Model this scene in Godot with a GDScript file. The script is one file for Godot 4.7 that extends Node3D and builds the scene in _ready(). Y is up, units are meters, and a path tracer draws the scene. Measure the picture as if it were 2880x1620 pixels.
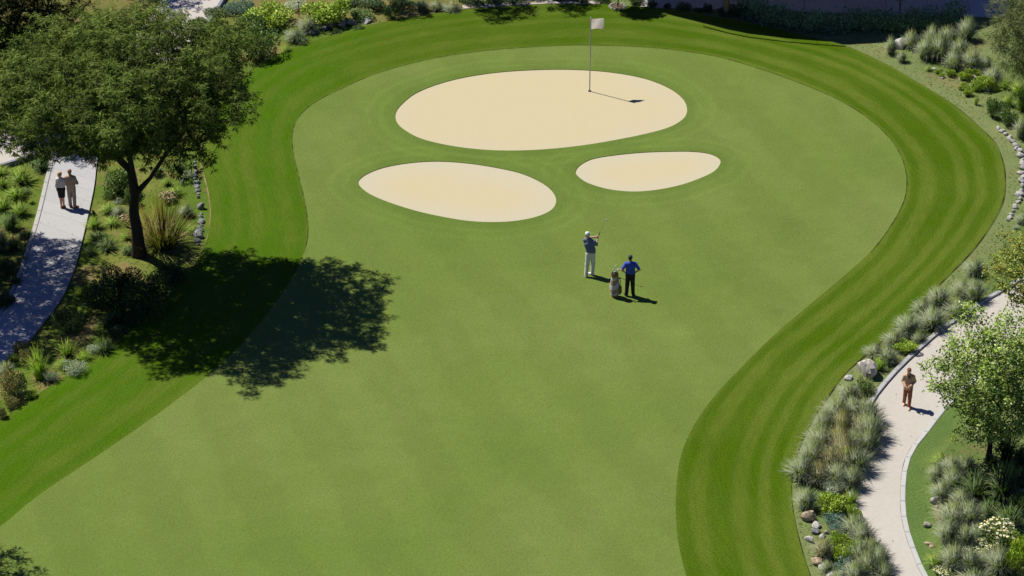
extends Node3D

# Golf green in a park garden, seen from a drone. Units are metres, y is up.
const SUN := Vector3(0.546, -1.0, 0.329)      # the way the sunlight travels
const OUTER := [Vector2(-21.42, 14.71), Vector2(-19.56, 11.84), Vector2(-17.93, 9.29), Vector2(-16.92, 7.64), Vector2(-15.93, 6.25), Vector2(-15.43, 5.43), Vector2(-14.67, 4.01), Vector2(-13.80, 2.61), Vector2(-13.18, 1.00), Vector2(-12.56, -0.50), Vector2(-12.09, -2.35), Vector2(-11.92, -4.07), Vector2(-11.98, -5.87), Vector2(-12.22, -7.52), Vector2(-12.58, -9.25), Vector2(-12.86, -10.63), Vector2(-12.92, -12.47), Vector2(-12.64, -15.29), Vector2(-11.94, -18.03), Vector2(-11.04, -20.01), Vector2(-10.31, -20.88), Vector2(-9.64, -21.51), Vector2(-8.75, -22.27), Vector2(-7.44, -23.21), Vector2(-6.51, -23.81), Vector2(-5.48, -24.38), Vector2(-3.88, -24.95), Vector2(-2.27, -25.56), Vector2(0.28, -25.96), Vector2(2.08, -26.17), Vector2(4.37, -26.10), Vector2(5.38, -25.96), Vector2(6.90, -25.65), Vector2(9.12, -24.81), Vector2(11.26, -23.81), Vector2(13.46, -22.56), Vector2(14.91, -21.68), Vector2(16.33, -20.01), Vector2(17.68, -17.91), Vector2(18.96, -15.64), Vector2(19.71, -13.66), Vector2(20.16, -12.18), Vector2(20.24, -10.66), Vector2(20.14, -9.21), Vector2(19.75, -7.08), Vector2(19.00, -5.11), Vector2(17.89, -2.86), Vector2(16.42, -0.50), Vector2(14.93, 1.83), Vector2(13.45, 4.12), Vector2(11.98, 6.17), Vector2(11.28, 7.62), Vector2(10.50, 9.29), Vector2(9.77, 11.48), Vector2(9.39, 13.51), Vector2(9.34, 15.29), Vector2(9.42, 17.00), Vector2(9.56, 18.49), Vector2(9.81, 20.84), Vector2(10.20, 23.64)]
const INNER := [Vector2(-20.13, 21.04), Vector2(-18.39, 18.30), Vector2(-16.86, 15.90), Vector2(-15.83, 14.01), Vector2(-14.38, 11.92), Vector2(-12.86, 9.67), Vector2(-11.50, 7.48), Vector2(-10.33, 5.29), Vector2(-9.51, 3.22), Vector2(-8.89, 1.36), Vector2(-8.38, -0.59), Vector2(-8.06, -2.61), Vector2(-8.02, -4.36), Vector2(-8.27, -6.51), Vector2(-8.69, -8.90), Vector2(-9.06, -11.02), Vector2(-9.22, -12.66), Vector2(-9.14, -13.96), Vector2(-8.87, -14.91), Vector2(-8.34, -15.95), Vector2(-7.38, -17.12), Vector2(-6.06, -18.51), Vector2(-4.36, -19.69), Vector2(-2.79, -20.47), Vector2(-0.85, -21.05), Vector2(1.10, -21.38), Vector2(2.88, -21.55), Vector2(4.84, -21.47), Vector2(6.95, -21.13), Vector2(9.04, -20.38), Vector2(10.71, -19.24), Vector2(12.34, -17.83), Vector2(13.90, -16.18), Vector2(15.06, -14.34), Vector2(15.77, -12.47), Vector2(16.07, -10.84), Vector2(16.10, -9.25), Vector2(15.95, -7.86), Vector2(15.62, -6.51), Vector2(14.92, -4.69), Vector2(13.90, -2.61), Vector2(12.26, -0.14), Vector2(10.70, 2.09), Vector2(9.36, 4.09), Vector2(8.20, 6.03), Vector2(7.22, 7.77), Vector2(6.41, 9.59), Vector2(5.86, 11.35), Vector2(5.58, 13.06), Vector2(5.44, 14.94), Vector2(5.43, 16.76), Vector2(5.57, 18.49), Vector2(5.89, 20.84), Vector2(6.39, 23.64)]
const BUNKER_A := [Vector2(-4.96, -14.72), Vector2(-4.74, -15.56), Vector2(-4.17, -16.65), Vector2(-3.25, -17.55), Vector2(-2.05, -18.27), Vector2(-0.49, -18.79), Vector2(1.26, -19.03), Vector2(2.83, -19.03), Vector2(4.40, -18.75), Vector2(5.77, -18.15), Vector2(6.76, -17.24), Vector2(7.31, -16.26), Vector2(7.48, -15.29), Vector2(7.33, -14.34), Vector2(6.75, -13.51), Vector2(5.88, -12.92), Vector2(4.52, -12.29), Vector2(3.01, -11.74), Vector2(1.52, -11.38), Vector2(0.03, -11.24), Vector2(-1.29, -11.34), Vector2(-2.62, -11.71), Vector2(-3.79, -12.33), Vector2(-4.52, -13.14), Vector2(-4.88, -13.89)]
const BUNKER_B := [Vector2(-6.23, -8.31), Vector2(-6.09, -8.90), Vector2(-5.58, -9.49), Vector2(-4.87, -9.91), Vector2(-3.90, -10.20), Vector2(-2.92, -10.27), Vector2(-1.77, -10.09), Vector2(-0.62, -9.70), Vector2(0.36, -9.21), Vector2(1.16, -8.45), Vector2(1.61, -7.69), Vector2(1.77, -6.91), Vector2(1.62, -6.17), Vector2(1.14, -5.61), Vector2(0.35, -5.21), Vector2(-0.60, -5.05), Vector2(-1.70, -5.14), Vector2(-2.81, -5.51), Vector2(-3.93, -6.04), Vector2(-5.07, -6.81), Vector2(-5.82, -7.52)]
const BUNKER_C := [Vector2(2.60, -9.35), Vector2(2.81, -9.95), Vector2(3.31, -10.48), Vector2(4.14, -10.80), Vector2(5.31, -11.06), Vector2(6.46, -11.16), Vector2(7.45, -11.16), Vector2(8.18, -10.95), Vector2(8.56, -10.48), Vector2(8.53, -9.95), Vector2(8.24, -9.35), Vector2(7.64, -8.76), Vector2(6.80, -8.17), Vector2(5.81, -7.76), Vector2(4.85, -7.62), Vector2(3.89, -7.83), Vector2(3.10, -8.34), Vector2(2.71, -8.90)]
const WALK_L := [Vector2(-19.06, -13.21), Vector2(-18.98, -11.53), Vector2(-18.87, -10.06), Vector2(-18.81, -8.20), Vector2(-18.74, -6.40), Vector2(-18.70, -4.43), Vector2(-18.71, -1.95), Vector2(-18.75, -0.35), Vector2(-18.85, 0.82), Vector2(-19.05, 2.38), Vector2(-19.57, 4.52), Vector2(-20.65, 7.38)]
const WALK_R := [Vector2(-17.18, -13.21), Vector2(-17.16, -11.53), Vector2(-17.07, -10.06), Vector2(-16.92, -8.20), Vector2(-16.85, -6.40), Vector2(-16.80, -4.43), Vector2(-16.77, -1.95), Vector2(-16.84, -0.35), Vector2(-16.95, 0.82), Vector2(-17.29, 2.38), Vector2(-17.84, 4.29), Vector2(-18.96, 6.44)]
const PLAZA_L := [Vector2(-24.72, -7.01), Vector2(-22.74, -8.48), Vector2(-21.03, -9.88), Vector2(-20.01, -10.66), Vector2(-18.98, -11.49), Vector2(-17.80, -12.58), Vector2(-16.39, -14.72), Vector2(-15.13, -18.63), Vector2(-14.14, -22.78), Vector2(-13.43, -26.73), Vector2(-12.86, -30.90)]
const PLAZA_R := [Vector2(-25.39, -10.48), Vector2(-23.31, -11.67), Vector2(-21.53, -12.95), Vector2(-20.67, -13.89), Vector2(-19.84, -15.10), Vector2(-18.86, -16.65), Vector2(-17.92, -18.63), Vector2(-17.09, -21.93), Vector2(-16.45, -24.95), Vector2(-15.97, -28.09), Vector2(-15.62, -31.86)]
const PATH_L := [Vector2(22.69, -2.61), Vector2(21.32, -1.82), Vector2(19.51, -0.50), Vector2(18.52, 0.47), Vector2(17.50, 1.45), Vector2(16.92, 2.18), Vector2(16.09, 3.04), Vector2(15.04, 4.46), Vector2(13.99, 6.01), Vector2(13.24, 7.30), Vector2(12.75, 8.30), Vector2(12.19, 9.85), Vector2(11.75, 11.60), Vector2(11.49, 13.65), Vector2(11.53, 15.29), Vector2(11.81, 16.98), Vector2(12.28, 18.49), Vector2(13.02, 20.63), Vector2(13.83, 22.86)]
const PATH_R := [Vector2(22.91, 1.06), Vector2(21.55, 1.94), Vector2(19.90, 2.96), Vector2(18.80, 3.90), Vector2(17.82, 4.99), Vector2(16.94, 6.03), Vector2(16.15, 7.03), Vector2(15.44, 8.04), Vector2(14.85, 9.03), Vector2(14.35, 9.97), Vector2(13.96, 10.61), Vector2(13.63, 11.30), Vector2(13.35, 12.09), Vector2(13.11, 13.30), Vector2(12.92, 14.85), Vector2(12.90, 16.15), Vector2(13.01, 17.49), Vector2(13.15, 18.49), Vector2(13.62, 20.63), Vector2(14.32, 22.86)]
const ROOF_SHADE := [Vector2(6.44, -25.48), Vector2(7.49, -24.68), Vector2(8.76, -23.90), Vector2(9.76, -23.25), Vector2(10.65, -22.82), Vector2(12.38, -22.31), Vector2(13.73, -22.06), Vector2(14.93, -21.89), Vector2(16.47, -22.10), Vector2(18.66, -22.44), Vector2(21.15, -23.55), Vector2(24.05, -25.83), Vector2(25.41, -29.48), Vector2(5.86, -29.48)]
const WALL_LINE := [Vector2(-2.27, -25.74), Vector2(-1.06, -25.96), Vector2(0.28, -26.17), Vector2(2.08, -26.34), Vector2(4.38, -26.28)]
const HEDGE_LINE := [Vector2(10.56, -24.77), Vector2(11.81, -23.64), Vector2(12.82, -23.21), Vector2(13.68, -22.95), Vector2(15.61, -23.08), Vector2(17.22, -22.86), Vector2(18.94, -23.21), Vector2(20.66, -23.81)]
const PLANTS := [
	["tg", -19.95, -8.62, 0.50, 0.50, "large bright green grass tussock on lawn below the plaza kerb, left of the path"],
	["td", -19.33, -9.74, 0.46, 0.46, "dark green grass tussock in the shade against the plaza kerb end"],
	["tg", -20.83, -9.21, 0.36, 0.34, "bright green grass tussock at the picture's left edge below the plaza kerb"],
	["tg", -20.68, -8.20, 0.32, 0.29, "small bright grass tussock between two larger tussocks on the far left edge"],
	["tg", -19.95, -7.25, 0.45, 0.46, "bright green grass tussock second down from the plaza kerb left of path"],
	["tg", -19.27, -6.77, 0.14, 0.19, "tiny single grass tuft on open lawn nearest the left path kerb"],
	["sm", -19.63, -7.66, 0.21, 0.19, "small low dark leafy shrub beside a tussock left of the couple's path"],
	["tg", -19.58, -5.80, 0.44, 0.45, "mid green grass tussock level with the walking couple, left of the path"],
	["tg", -20.32, -6.27, 0.40, 0.49, "mid green grass tussock cut by the left edge, level with the couple"],
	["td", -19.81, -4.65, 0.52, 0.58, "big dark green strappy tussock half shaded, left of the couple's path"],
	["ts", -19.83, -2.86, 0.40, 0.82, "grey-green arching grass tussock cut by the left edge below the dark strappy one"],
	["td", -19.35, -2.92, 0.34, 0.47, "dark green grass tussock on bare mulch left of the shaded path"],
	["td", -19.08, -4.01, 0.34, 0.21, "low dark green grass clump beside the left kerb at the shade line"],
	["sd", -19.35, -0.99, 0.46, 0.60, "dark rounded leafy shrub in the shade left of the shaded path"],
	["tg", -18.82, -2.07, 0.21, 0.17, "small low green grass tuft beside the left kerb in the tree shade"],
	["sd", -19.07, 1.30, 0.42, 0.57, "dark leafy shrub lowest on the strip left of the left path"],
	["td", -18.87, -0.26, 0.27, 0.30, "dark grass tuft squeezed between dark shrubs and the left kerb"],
	["sm", -15.87, -7.66, 0.66, 0.93, "tall loose leafy shrub right of the path behind the couple"],
	["sm", -16.23, -7.28, 0.30, 0.23, "small round leafy shrub at the foot of the tall loose shrub"],
	["sm", -15.28, -6.71, 0.32, 0.61, "leafy shrub half hidden behind the big tree's trunk"],
	["td", -14.52, -9.18, 0.37, 0.41, "dark strappy tussock right of the trunk fork, upper of the bed"],
	["td", -13.59, -9.46, 0.36, 0.42, "strappy tussock nearest the top of the grey stone row"],
	["tg", -14.01, -8.34, 0.26, 0.26, "low green tussock under the leaning right limb of the big tree"],
	["sv", -13.39, -8.45, 0.21, 0.26, "small grey-green rosette shrub touching the grey stone row"],
	["sv", -13.20, -9.00, 0.24, 0.27, "upper grey-green cushion shrub beside the grey stone row"],
	["tg", -13.60, -7.52, 0.32, 0.29, "bright green tussock on open ground between trunk and stone row"],
	["sp", -13.83, -6.91, 0.37, 0.37, "pale pink flowering shrub just right of the big tree's trunk"],
	["sv", -15.74, -6.84, 0.19, 0.14, "low grey cushion plant left of the big trunk below leafy shrubs"],
	["tg", -16.11, -6.00, 0.29, 0.31, "green grass tussock right of path, level with the couple's shadow"],
	["ts", -15.62, -5.74, 0.35, 0.30, "grey-green soft tussock beside the green one near the couple's shadow"],
	["tg", -16.43, -4.72, 0.34, 0.37, "green tussock hugging the right path edge below the couple"],
	["tg", -15.79, -4.98, 0.36, 0.29, "wide green tussock left of the pink flowering shrub"],
	["sp", -15.12, -4.92, 0.36, 0.43, "dusty pink flowering shrub tight against the left of the big trunk"],
	["tg", -15.07, -3.85, 0.26, 0.32, "bright green tussock left of the trunk above the dark shrubs"],
	["td", -15.76, -3.05, 0.51, 0.39, "large dark strappy tussock at the shade line right of the path"],
	["td", -16.22, -3.81, 0.47, 0.28, "wide dark grass clump along the path edge above the strappy tussock"],
	["ts", -12.96, -5.71, 0.36, 0.44, "grey strappy tussock in the sun left of the largest edging stone"],
	["tr", -13.64, -3.30, 0.84, 1.59, "big upright reedy clump with reddish tips right of the trunk"],
	["tg", -12.54, -4.39, 0.31, 0.25, "low grass tussock touching the lower edging stones"],
	["td", -16.34, -2.61, 0.31, 0.32, "dark grass tuft at the path edge beside the big dark shrubs"],
	["td", -14.88, -2.73, 0.35, 0.29, "dark low tussock at the very foot of the big trunk"],
	["td", -14.30, -2.61, 0.31, 0.32, "low shaded grass clump right of the trunk foot"],
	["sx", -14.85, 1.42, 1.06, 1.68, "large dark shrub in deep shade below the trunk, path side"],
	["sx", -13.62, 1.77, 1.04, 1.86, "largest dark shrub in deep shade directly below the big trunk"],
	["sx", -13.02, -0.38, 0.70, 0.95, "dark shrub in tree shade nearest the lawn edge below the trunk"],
	["ty", -16.32, 0.59, 0.27, 0.30, "yellow-green fine tussock lit at the path edge among dark shrubs"],
	["sl", -15.90, 1.12, 0.25, 0.55, "lime green shrub wedged between path tussock and the large dark shrub"],
	["sx", -16.34, 3.16, 0.82, 0.76, "wide low dark shrub hanging over the path's lower right edge"],
	["sd", -14.53, 3.47, 0.42, 0.42, "low dark shrub by the lawn edging below the tree"],
	["td", -14.59, 2.58, 0.41, 0.50, "dark strappy tussock between two low shrubs in the deep shade"],
	["td", -14.99, 2.87, 0.32, 0.39, "smaller dark tussock left of the strappy one in deep shade"],
	["sd", -14.04, 2.81, 0.32, 0.36, "small dark shrub touching the lawn edging in the deepest shade"],
	["td", -14.87, 4.74, 0.41, 0.60, "teal strappy tussock at the shade boundary near the silver plants"],
	["sv", -15.21, 4.79, 0.33, 0.38, "frosted silver leafed plant below the teal tussock"],
	["ty", -16.18, 4.91, 0.43, 0.54, "tall spiky green tussock in the middle of the sunny lower bed"],
	["ty", -15.52, 5.29, 0.36, 0.36, "bright arching tussock right of the spiky one in the sunny bed"],
	["ty", -16.93, 6.49, 0.51, 1.12, "tall arching bright green grass, tallest of the sunny lower bed"],
	["sg", -17.50, 5.51, 0.32, 0.55, "variegated pinkish shrub left of the tall arching grass"],
	["sg", -17.88, 4.74, 0.25, 0.40, "small variegated shrub overhanging the end of the left path"],
	["sv", -15.70, 6.28, 0.44, 0.49, "larger ball-shaped silver shrub at the lower lawn edging"],
	["sv", -16.47, 6.79, 0.30, 0.49, "smaller ball-shaped silver shrub beside the tall arching grass"],
	["tg", -16.21, 5.73, 0.26, 0.29, "soft green tussock between the two silver balls"],
	["tg", -18.08, 5.24, 0.19, 0.21, "small green tuft where the left path leaves the bed"],
	["ts", -18.19, 6.28, 0.34, 0.50, "dark grey-green tussock at left edge above the variegated shrub"],
	["sg", -17.61, 7.77, 0.59, 0.98, "largest variegated shrub at the left edge of the sunny bed"],
	["sl", -17.10, 7.88, 0.24, 0.26, "yellow-green low plant touching the edging below the variegated shrub"],
	["sg", -17.64, 8.51, 0.31, 0.45, "lower variegated shrub between its larger twin and the lawn edge"],
	["sg", -17.88, 9.23, 0.24, 0.46, "last leafy shrub in the lower left corner of the bed"],
	["sl", -11.15, -23.98, 1.00, 0.78, "large lime leafed shrub beside the blue-green shrub, top bed"],
	["sm", -11.17, -20.43, 0.76, 1.29, "tall mid green shrub hanging over the lawn right of the big crown"],
	["sm", -11.68, -22.52, 0.66, 0.94, "leafy shrub between the lime shrub and the big tree crown"],
	["ts", -9.78, -22.22, 0.54, 0.47, "pale grass tussock at the lawn edge nearest the tall shrub, top bed"],
	["ts", -9.22, -23.29, 0.50, 0.54, "pale grass tussock behind the first, beside dark stake, top bed"],
	["sl", -8.37, -24.16, 0.98, 0.75, "widest lime leafed shrub right of the stake, top bed"],
	["sm", -6.84, -24.68, 0.60, 0.44, "round-leaved low shrub right of the widest lime shrub"],
	["sc", -9.39, -21.80, 0.32, 0.34, "small cactus-like succulent with upright stems at the lawn edge"],
	["tg", -10.08, -20.96, 0.27, 0.29, "small green strappy tuft lowest by the top lawn edge"],
	["sd", -7.85, -22.95, 0.25, 0.15, "tiny dark cushion plant in front of the tan stones"],
	["sd", -6.98, -23.42, 0.36, 0.22, "dark flat cushion shrub on the lawn edge right of the stones"],
	["ts", -4.14, -25.56, 0.40, 0.42, "left of three pale tussocks at the top of the lawn"],
	["ts", -3.50, -25.56, 0.38, 0.39, "middle of three pale tussocks at the top of the lawn"],
	["ts", -2.76, -25.43, 0.42, 0.41, "right of three pale tussocks beside the low garden wall"],
	["sd", -5.42, -24.59, 0.44, 0.75, "dark bush at the lawn edge under the slim top tree"],
	["sd", -6.38, -25.74, 0.73, 0.44, "dark shrub at the foot of the slim top tree"],
	["sd", -5.11, -26.10, 0.64, 0.39, "dark shrub behind the bare soil left of three pale tussocks"],
	["sb", -12.83, -25.21, 0.44, 0.47, "left blue-green cushion shrub behind the big tree crown"],
	["sb", -12.28, -25.12, 0.46, 0.62, "right blue-green cushion shrub beside the large lime shrub"],
	["sv", -9.95, -25.83, 0.55, 0.33, "grey leafed shrub behind the dark stake"],
	["sd", -7.51, -26.37, 0.64, 0.39, "dark shrub behind the widest lime shrub at the frame top"],
	["sd", -13.63, -24.95, 0.55, 0.33, "dark shrub at the kerb behind the big crown"],
	["sd", -14.25, -23.81, 0.54, 0.44, "dark shrub half hidden by the top of the big crown"],
	["sd", -1.80, -26.14, 0.55, 0.33, "dark evergreen shrub behind the low garden wall, first from the pale tussocks"],
	["sd", -0.79, -26.32, 0.52, 0.31, "dark evergreen shrub behind the low garden wall, second from the pale tussocks"],
	["sd", 0.22, -26.46, 0.55, 0.33, "dark evergreen shrub behind the low garden wall, third from the pale tussocks"],
	["sd", 1.18, -26.59, 0.48, 0.29, "dark evergreen shrub behind the low garden wall, fourth from the pale tussocks"],
	["sd", 2.25, -26.64, 0.55, 0.33, "dark evergreen shrub behind the low garden wall, fifth from the pale tussocks"],
	["sd", 3.21, -26.64, 0.52, 0.31, "dark evergreen shrub behind the low garden wall, sixth from the pale tussocks"],
	["sd", 4.13, -26.55, 0.46, 0.30, "dark evergreen shrub behind the low garden wall, seventh from the pale tussocks"],
	["sd", 5.74, -26.32, 0.48, 0.29, "dark evergreen shrub behind the low garden wall, eighth from the pale tussocks"],
	["sd", 6.46, -25.92, 0.33, 0.27, "shaded low bush along the pavement edge, first from the stone-ringed sapling"],
	["sd", 7.18, -25.79, 0.20, 0.23, "shaded low bush along the pavement edge, second from the stone-ringed sapling"],
	["sd", 7.91, -25.65, 0.40, 0.24, "shaded low bush along the pavement edge, third from the stone-ringed sapling"],
	["sd", 8.99, -25.39, 0.27, 0.42, "shaded low bush along the pavement edge, fourth from the stone-ringed sapling"],
	["sd", 9.77, -25.03, 0.36, 0.28, "shaded low bush along the pavement edge, fifth from the stone-ringed sapling"],
	["sd", 8.63, -25.39, 0.27, 0.16, "shaded low bush along the pavement edge, sixth from the stone-ringed sapling"],
	["sd", 10.46, -24.95, 0.49, 0.52, "shaded bush with pale tips just right of the tan column"],
	["ts", 16.87, -20.84, 0.34, 0.68, "slim tussock left of the pale boulder, top right bed"],
	["ts", 17.27, -20.05, 0.30, 0.39, "small tussock in front of the pale boulder, top right bed"],
	["ts", 17.90, -21.51, 0.50, 0.77, "grey tussock behind the pale boulder nearest the hedge"],
	["ts", 18.30, -20.34, 0.49, 0.88, "grey tussock just right of the pale boulder"],
	["ts", 18.97, -20.26, 0.55, 0.96, "front grey tussock of the massed clump right of the boulder"],
	["ts", 18.85, -21.84, 0.50, 0.65, "back grey tussock of the massed clump by the hedge"],
	["ts", 19.59, -21.93, 0.52, 0.72, "tall grey tussock against the hedge end, left one"],
	["ts", 20.40, -22.35, 0.50, 0.77, "tall grey tussock against the hedge end, right one"],
	["ts", 19.96, -20.76, 0.51, 0.68, "grey tussock in the middle of the massed clump, top right bed"],
	["ts", 19.45, -19.28, 0.53, 0.70, "grey tussock above the row of lime shrubs"],
	["ts", 20.24, -19.28, 0.56, 0.71, "grey tussock beside the feathery tree above the lime shrubs"],
	["ts", 20.81, -19.12, 0.44, 0.56, "grey tussock under the left of the feathery tree"],
	["ts", 20.96, -17.91, 0.49, 0.56, "dark grey tussock under the feathery tree, lowest one"],
	["tg", 18.33, -19.12, 0.16, 0.24, "tiny lone tuft beside a flat stone left of the lime shrubs"],
	["sl", 18.71, -18.83, 0.17, 0.19, "smallest lime shrub, leftmost of its row in the top right bed"],
	["sl", 18.82, -18.47, 0.14, 0.14, "tiny lime sprig below the leftmost lime shrub"],
	["sl", 19.22, -18.59, 0.23, 0.31, "second lime shrub of the row, top right bed"],
	["sl", 19.82, -18.31, 0.38, 0.44, "rounded lime shrub with stones at its foot, middle of the row"],
	["sl", 20.34, -18.51, 0.21, 0.29, "lime shrub touching the right of the rounded middle one"],
	["sl", 20.45, -17.39, 0.41, 0.45, "largest lime shrub of the top right bed"],
	["sl", 19.60, -17.28, 0.29, 0.26, "lime shrub in the lower row left of the largest"],
	["sl", 19.72, -16.65, 0.27, 0.28, "lowest lime shrub of the top right bed"],
	["sl", 20.08, -17.12, 0.22, 0.27, "lime shrub between the lowest and the largest"],
	["sl", 21.05, -17.16, 0.19, 0.26, "lone lime shrub right of the largest lime shrub"],
	["ty", 19.91, -15.71, 0.15, 0.39, "slim upright tuft on bare lawn below the lime shrubs"],
	["tg", 21.42, -17.39, 0.36, 0.41, "green tussock on tan soil right of the lone lime shrub"],
	["tg", 21.28, -15.64, 0.29, 0.45, "green tussock on the tan soil patch above the leafy shrubs"],
	["tg", 21.82, -15.18, 0.46, 0.83, "tall green tussock with tan skirt at the right frame edge"],
	["tg", 21.83, -16.72, 0.38, 0.51, "upper green tussock at the right frame edge"],
	["sm", 20.42, -14.49, 0.34, 0.76, "left leafy shrub of three above the grey stone row"],
	["sm", 20.92, -14.87, 0.31, 0.48, "back leafy shrub of three above the grey stone row"],
	["sm", 21.01, -13.89, 0.44, 0.57, "front leafy shrub of three above the grey stone row"],
	["ts", 21.36, -12.62, 0.43, 0.76, "pale strappy tussock behind the top of the right stone row"],
	["ts", 20.21, -5.18, 0.31, 0.32, "grey tussock at the right edge beside the lower stones"],
	["sv", 19.89, -4.69, 0.16, 0.14, "pale green cushion plant beside the lower stones of the row"],
	["ts", 17.65, -1.05, 0.41, 0.56, "topmost grey tussock of the right strip, under the leafy branches"],
	["ts", 17.00, 0.53, 0.44, 0.60, "second grey tussock from the top of the right strip"],
	["ts", 17.42, 0.97, 0.46, 0.75, "large grey tussock beside the path kerb's upper end"],
	["ts", 16.61, 2.15, 0.49, 0.69, "grey tussock leaning over the upper path kerb"],
	["ts", 16.04, 1.21, 0.48, 0.57, "grey tussock on the lawn edge above the kerb-leaning one"],
	["ts", 15.57, 2.93, 0.54, 0.68, "broad grey tussock in the middle of the upper strip"],
	["ts", 15.28, 2.00, 0.40, 0.48, "grey tussock on the lawn edge behind the broad one"],
	["ts", 14.92, 4.01, 0.32, 0.42, "small grey tussock right of the lime shrub by the kerb"],
	["ts", 14.61, 3.33, 0.51, 0.60, "grey tussock behind the low lime shrub"],
	["ts", 13.96, 4.12, 0.41, 0.40, "grey tussock on the lawn edge left of the low lime shrub"],
	["ts", 13.59, 5.35, 0.46, 0.45, "grey tussock just above the large boulder, path side"],
	["ts", 13.16, 5.02, 0.38, 0.48, "grey tussock just above the large boulder, lawn side"],
	["ts", 11.98, 7.77, 0.44, 0.52, "dark grey tussock just below the large boulder"],
	["sl", 14.36, 4.60, 0.45, 0.30, "low lime shrub among grey tussocks above the boulder"],
	["ty", 13.26, 5.90, 0.27, 0.45, "soft bright green bush right behind the large boulder"],
	["sm", 12.57, 7.43, 0.30, 0.49, "mid green shrub in front of the large boulder"],
	["ty", 12.81, 7.77, 0.18, 0.17, "small pale green plant by the kerb below the boulder shrub"],
	["ts", 11.33, 9.29, 0.54, 0.74, "grey-green tussock, back left of the dense bank"],
	["ts", 11.96, 9.13, 0.54, 0.74, "grey-green tussock, back middle of the dense bank"],
	["ts", 12.43, 9.39, 0.54, 0.74, "grey-green tussock, back right of the dense bank, at the kerb end"],
	["ts", 10.83, 10.15, 0.54, 0.73, "grey-green tussock, second row left, by the lawn edge"],
	["tb", 11.46, 10.15, 0.54, 0.73, "grey-green tussock, second row left of middle"],
	["tb", 12.03, 10.30, 0.54, 0.73, "grey-green tussock, second row right of middle"],
	["ts", 12.42, 10.45, 0.54, 0.73, "grey-green tussock, second row right, leaning over the path"],
	["ts", 10.60, 11.10, 0.53, 0.73, "grey-green tussock, third row, by the lawn edge"],
	["tb", 11.21, 11.25, 0.53, 0.73, "grey-green tussock, third row left of middle"],
	["ts", 11.80, 11.35, 0.53, 0.73, "grey-green tussock, third row right of middle"],
	["ts", 12.21, 11.35, 0.53, 0.73, "grey-green tussock, third row right, shading the path"],
	["ts", 10.21, 12.04, 0.53, 0.73, "grey-green tussock, fourth row, by the lawn edge"],
	["tb", 10.81, 12.24, 0.53, 0.73, "grey-green tussock, fourth row left of middle"],
	["tb", 11.40, 12.28, 0.53, 0.73, "grey-green tussock, fourth row right of middle"],
	["ts", 11.79, 12.43, 0.53, 0.73, "grey-green tussock, fourth row right, shading the path"],
	["ts", 9.80, 12.96, 0.52, 0.72, "grey-green tussock, front row, touching the lawn edge"],
	["tb", 10.37, 13.15, 0.52, 0.72, "grey-green tussock, front row left, with a rusty heart"],
	["ts", 10.95, 13.25, 0.52, 0.72, "grey-green tussock, front row middle, behind the lime shrub"],
	["ts", 11.41, 13.49, 0.52, 0.72, "grey-green tussock, front row right, at the path corner"],
	["tb", 11.37, 11.84, 0.53, 0.73, "grey-green tussock, centre of the dense bank between third and fourth rows"],
	["ts", 9.73, 14.71, 0.38, 0.75, "lone dark tussock by the lawn edge left of the lime shrub"],
	["sv", 10.86, 13.68, 0.47, 0.31, "silver leaved plant behind the lime shrub at the path corner"],
	["sl", 10.71, 14.85, 0.66, 0.58, "large bright lime shrub below the dense tussock bank"],
	["sb", 10.71, 15.54, 0.42, 0.37, "blue-grey succulent in front of the large lime shrub"],
	["sl", 11.30, 15.26, 0.29, 0.43, "yellow-green shrub right of the blue-grey succulent"],
	["ty", 11.31, 14.43, 0.33, 0.47, "small soft tussock between the large lime shrub and the path"],
	["sb", 10.70, 16.20, 0.37, 0.37, "second blue-grey succulent, below the yellow-green shrub"],
	["sl", 10.69, 16.80, 0.32, 0.40, "lime shrub behind the lowest large lime shrub"],
	["sl", 10.79, 17.60, 0.46, 0.61, "lowest large lime shrub, beside the brown-grey tussock"],
	["tb", 10.06, 17.43, 0.46, 0.58, "brown-grey tussock among the pale stones"],
	["sb", 10.70, 18.26, 0.35, 0.38, "lowest blue-grey succulent at the frame bottom"],
	["ts", 10.15, 18.30, 0.28, 0.33, "small grey tussock between stones at the frame bottom"],
	["ts", 11.25, 16.18, 0.47, 0.64, "soft grey tussock of the bank along the lower path, first from the yellow-green shrub"],
	["ts", 11.47, 16.80, 0.47, 0.64, "soft grey tussock of the bank along the lower path, second from the yellow-green shrub"],
	["ts", 11.63, 17.47, 0.46, 0.64, "soft grey tussock of the bank along the lower path, third from the yellow-green shrub"],
	["ts", 11.84, 18.08, 0.46, 0.64, "soft grey tussock of the bank along the lower path, fourth from the yellow-green shrub"],
	["ts", 11.23, 17.82, 0.46, 0.64, "soft grey tussock of the bank along the lower path, fifth from the yellow-green shrub"],
	["ts", 11.47, 18.43, 0.46, 0.64, "soft grey tussock of the bank along the lower path, sixth from the yellow-green shrub"],
	["ts", 11.89, 18.77, 0.46, 0.64, "soft grey tussock of the bank along the lower path, seventh from the yellow-green shrub"],
	["ts", 10.97, 18.77, 0.46, 0.64, "soft grey tussock of the bank along the lower path, eighth from the yellow-green shrub"],
	["ts", 10.45, 18.95, 0.38, 0.41, "grey tussock cut by the frame bottom left of the bank"],
	["tg", 14.64, 11.99, 0.30, 0.37, "white-dotted tussock beside the soil patch, upper right bed"],
	["ts", 14.31, 13.06, 0.38, 0.54, "grey tussock at lawn edge below the white-dotted one"],
	["ts", 14.91, 12.62, 0.42, 0.54, "grey tussock left of the slim tree's trunk foot, back one"],
	["ts", 15.43, 12.53, 0.42, 0.58, "grey tussock closest left of the slim tree's trunk"],
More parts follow.
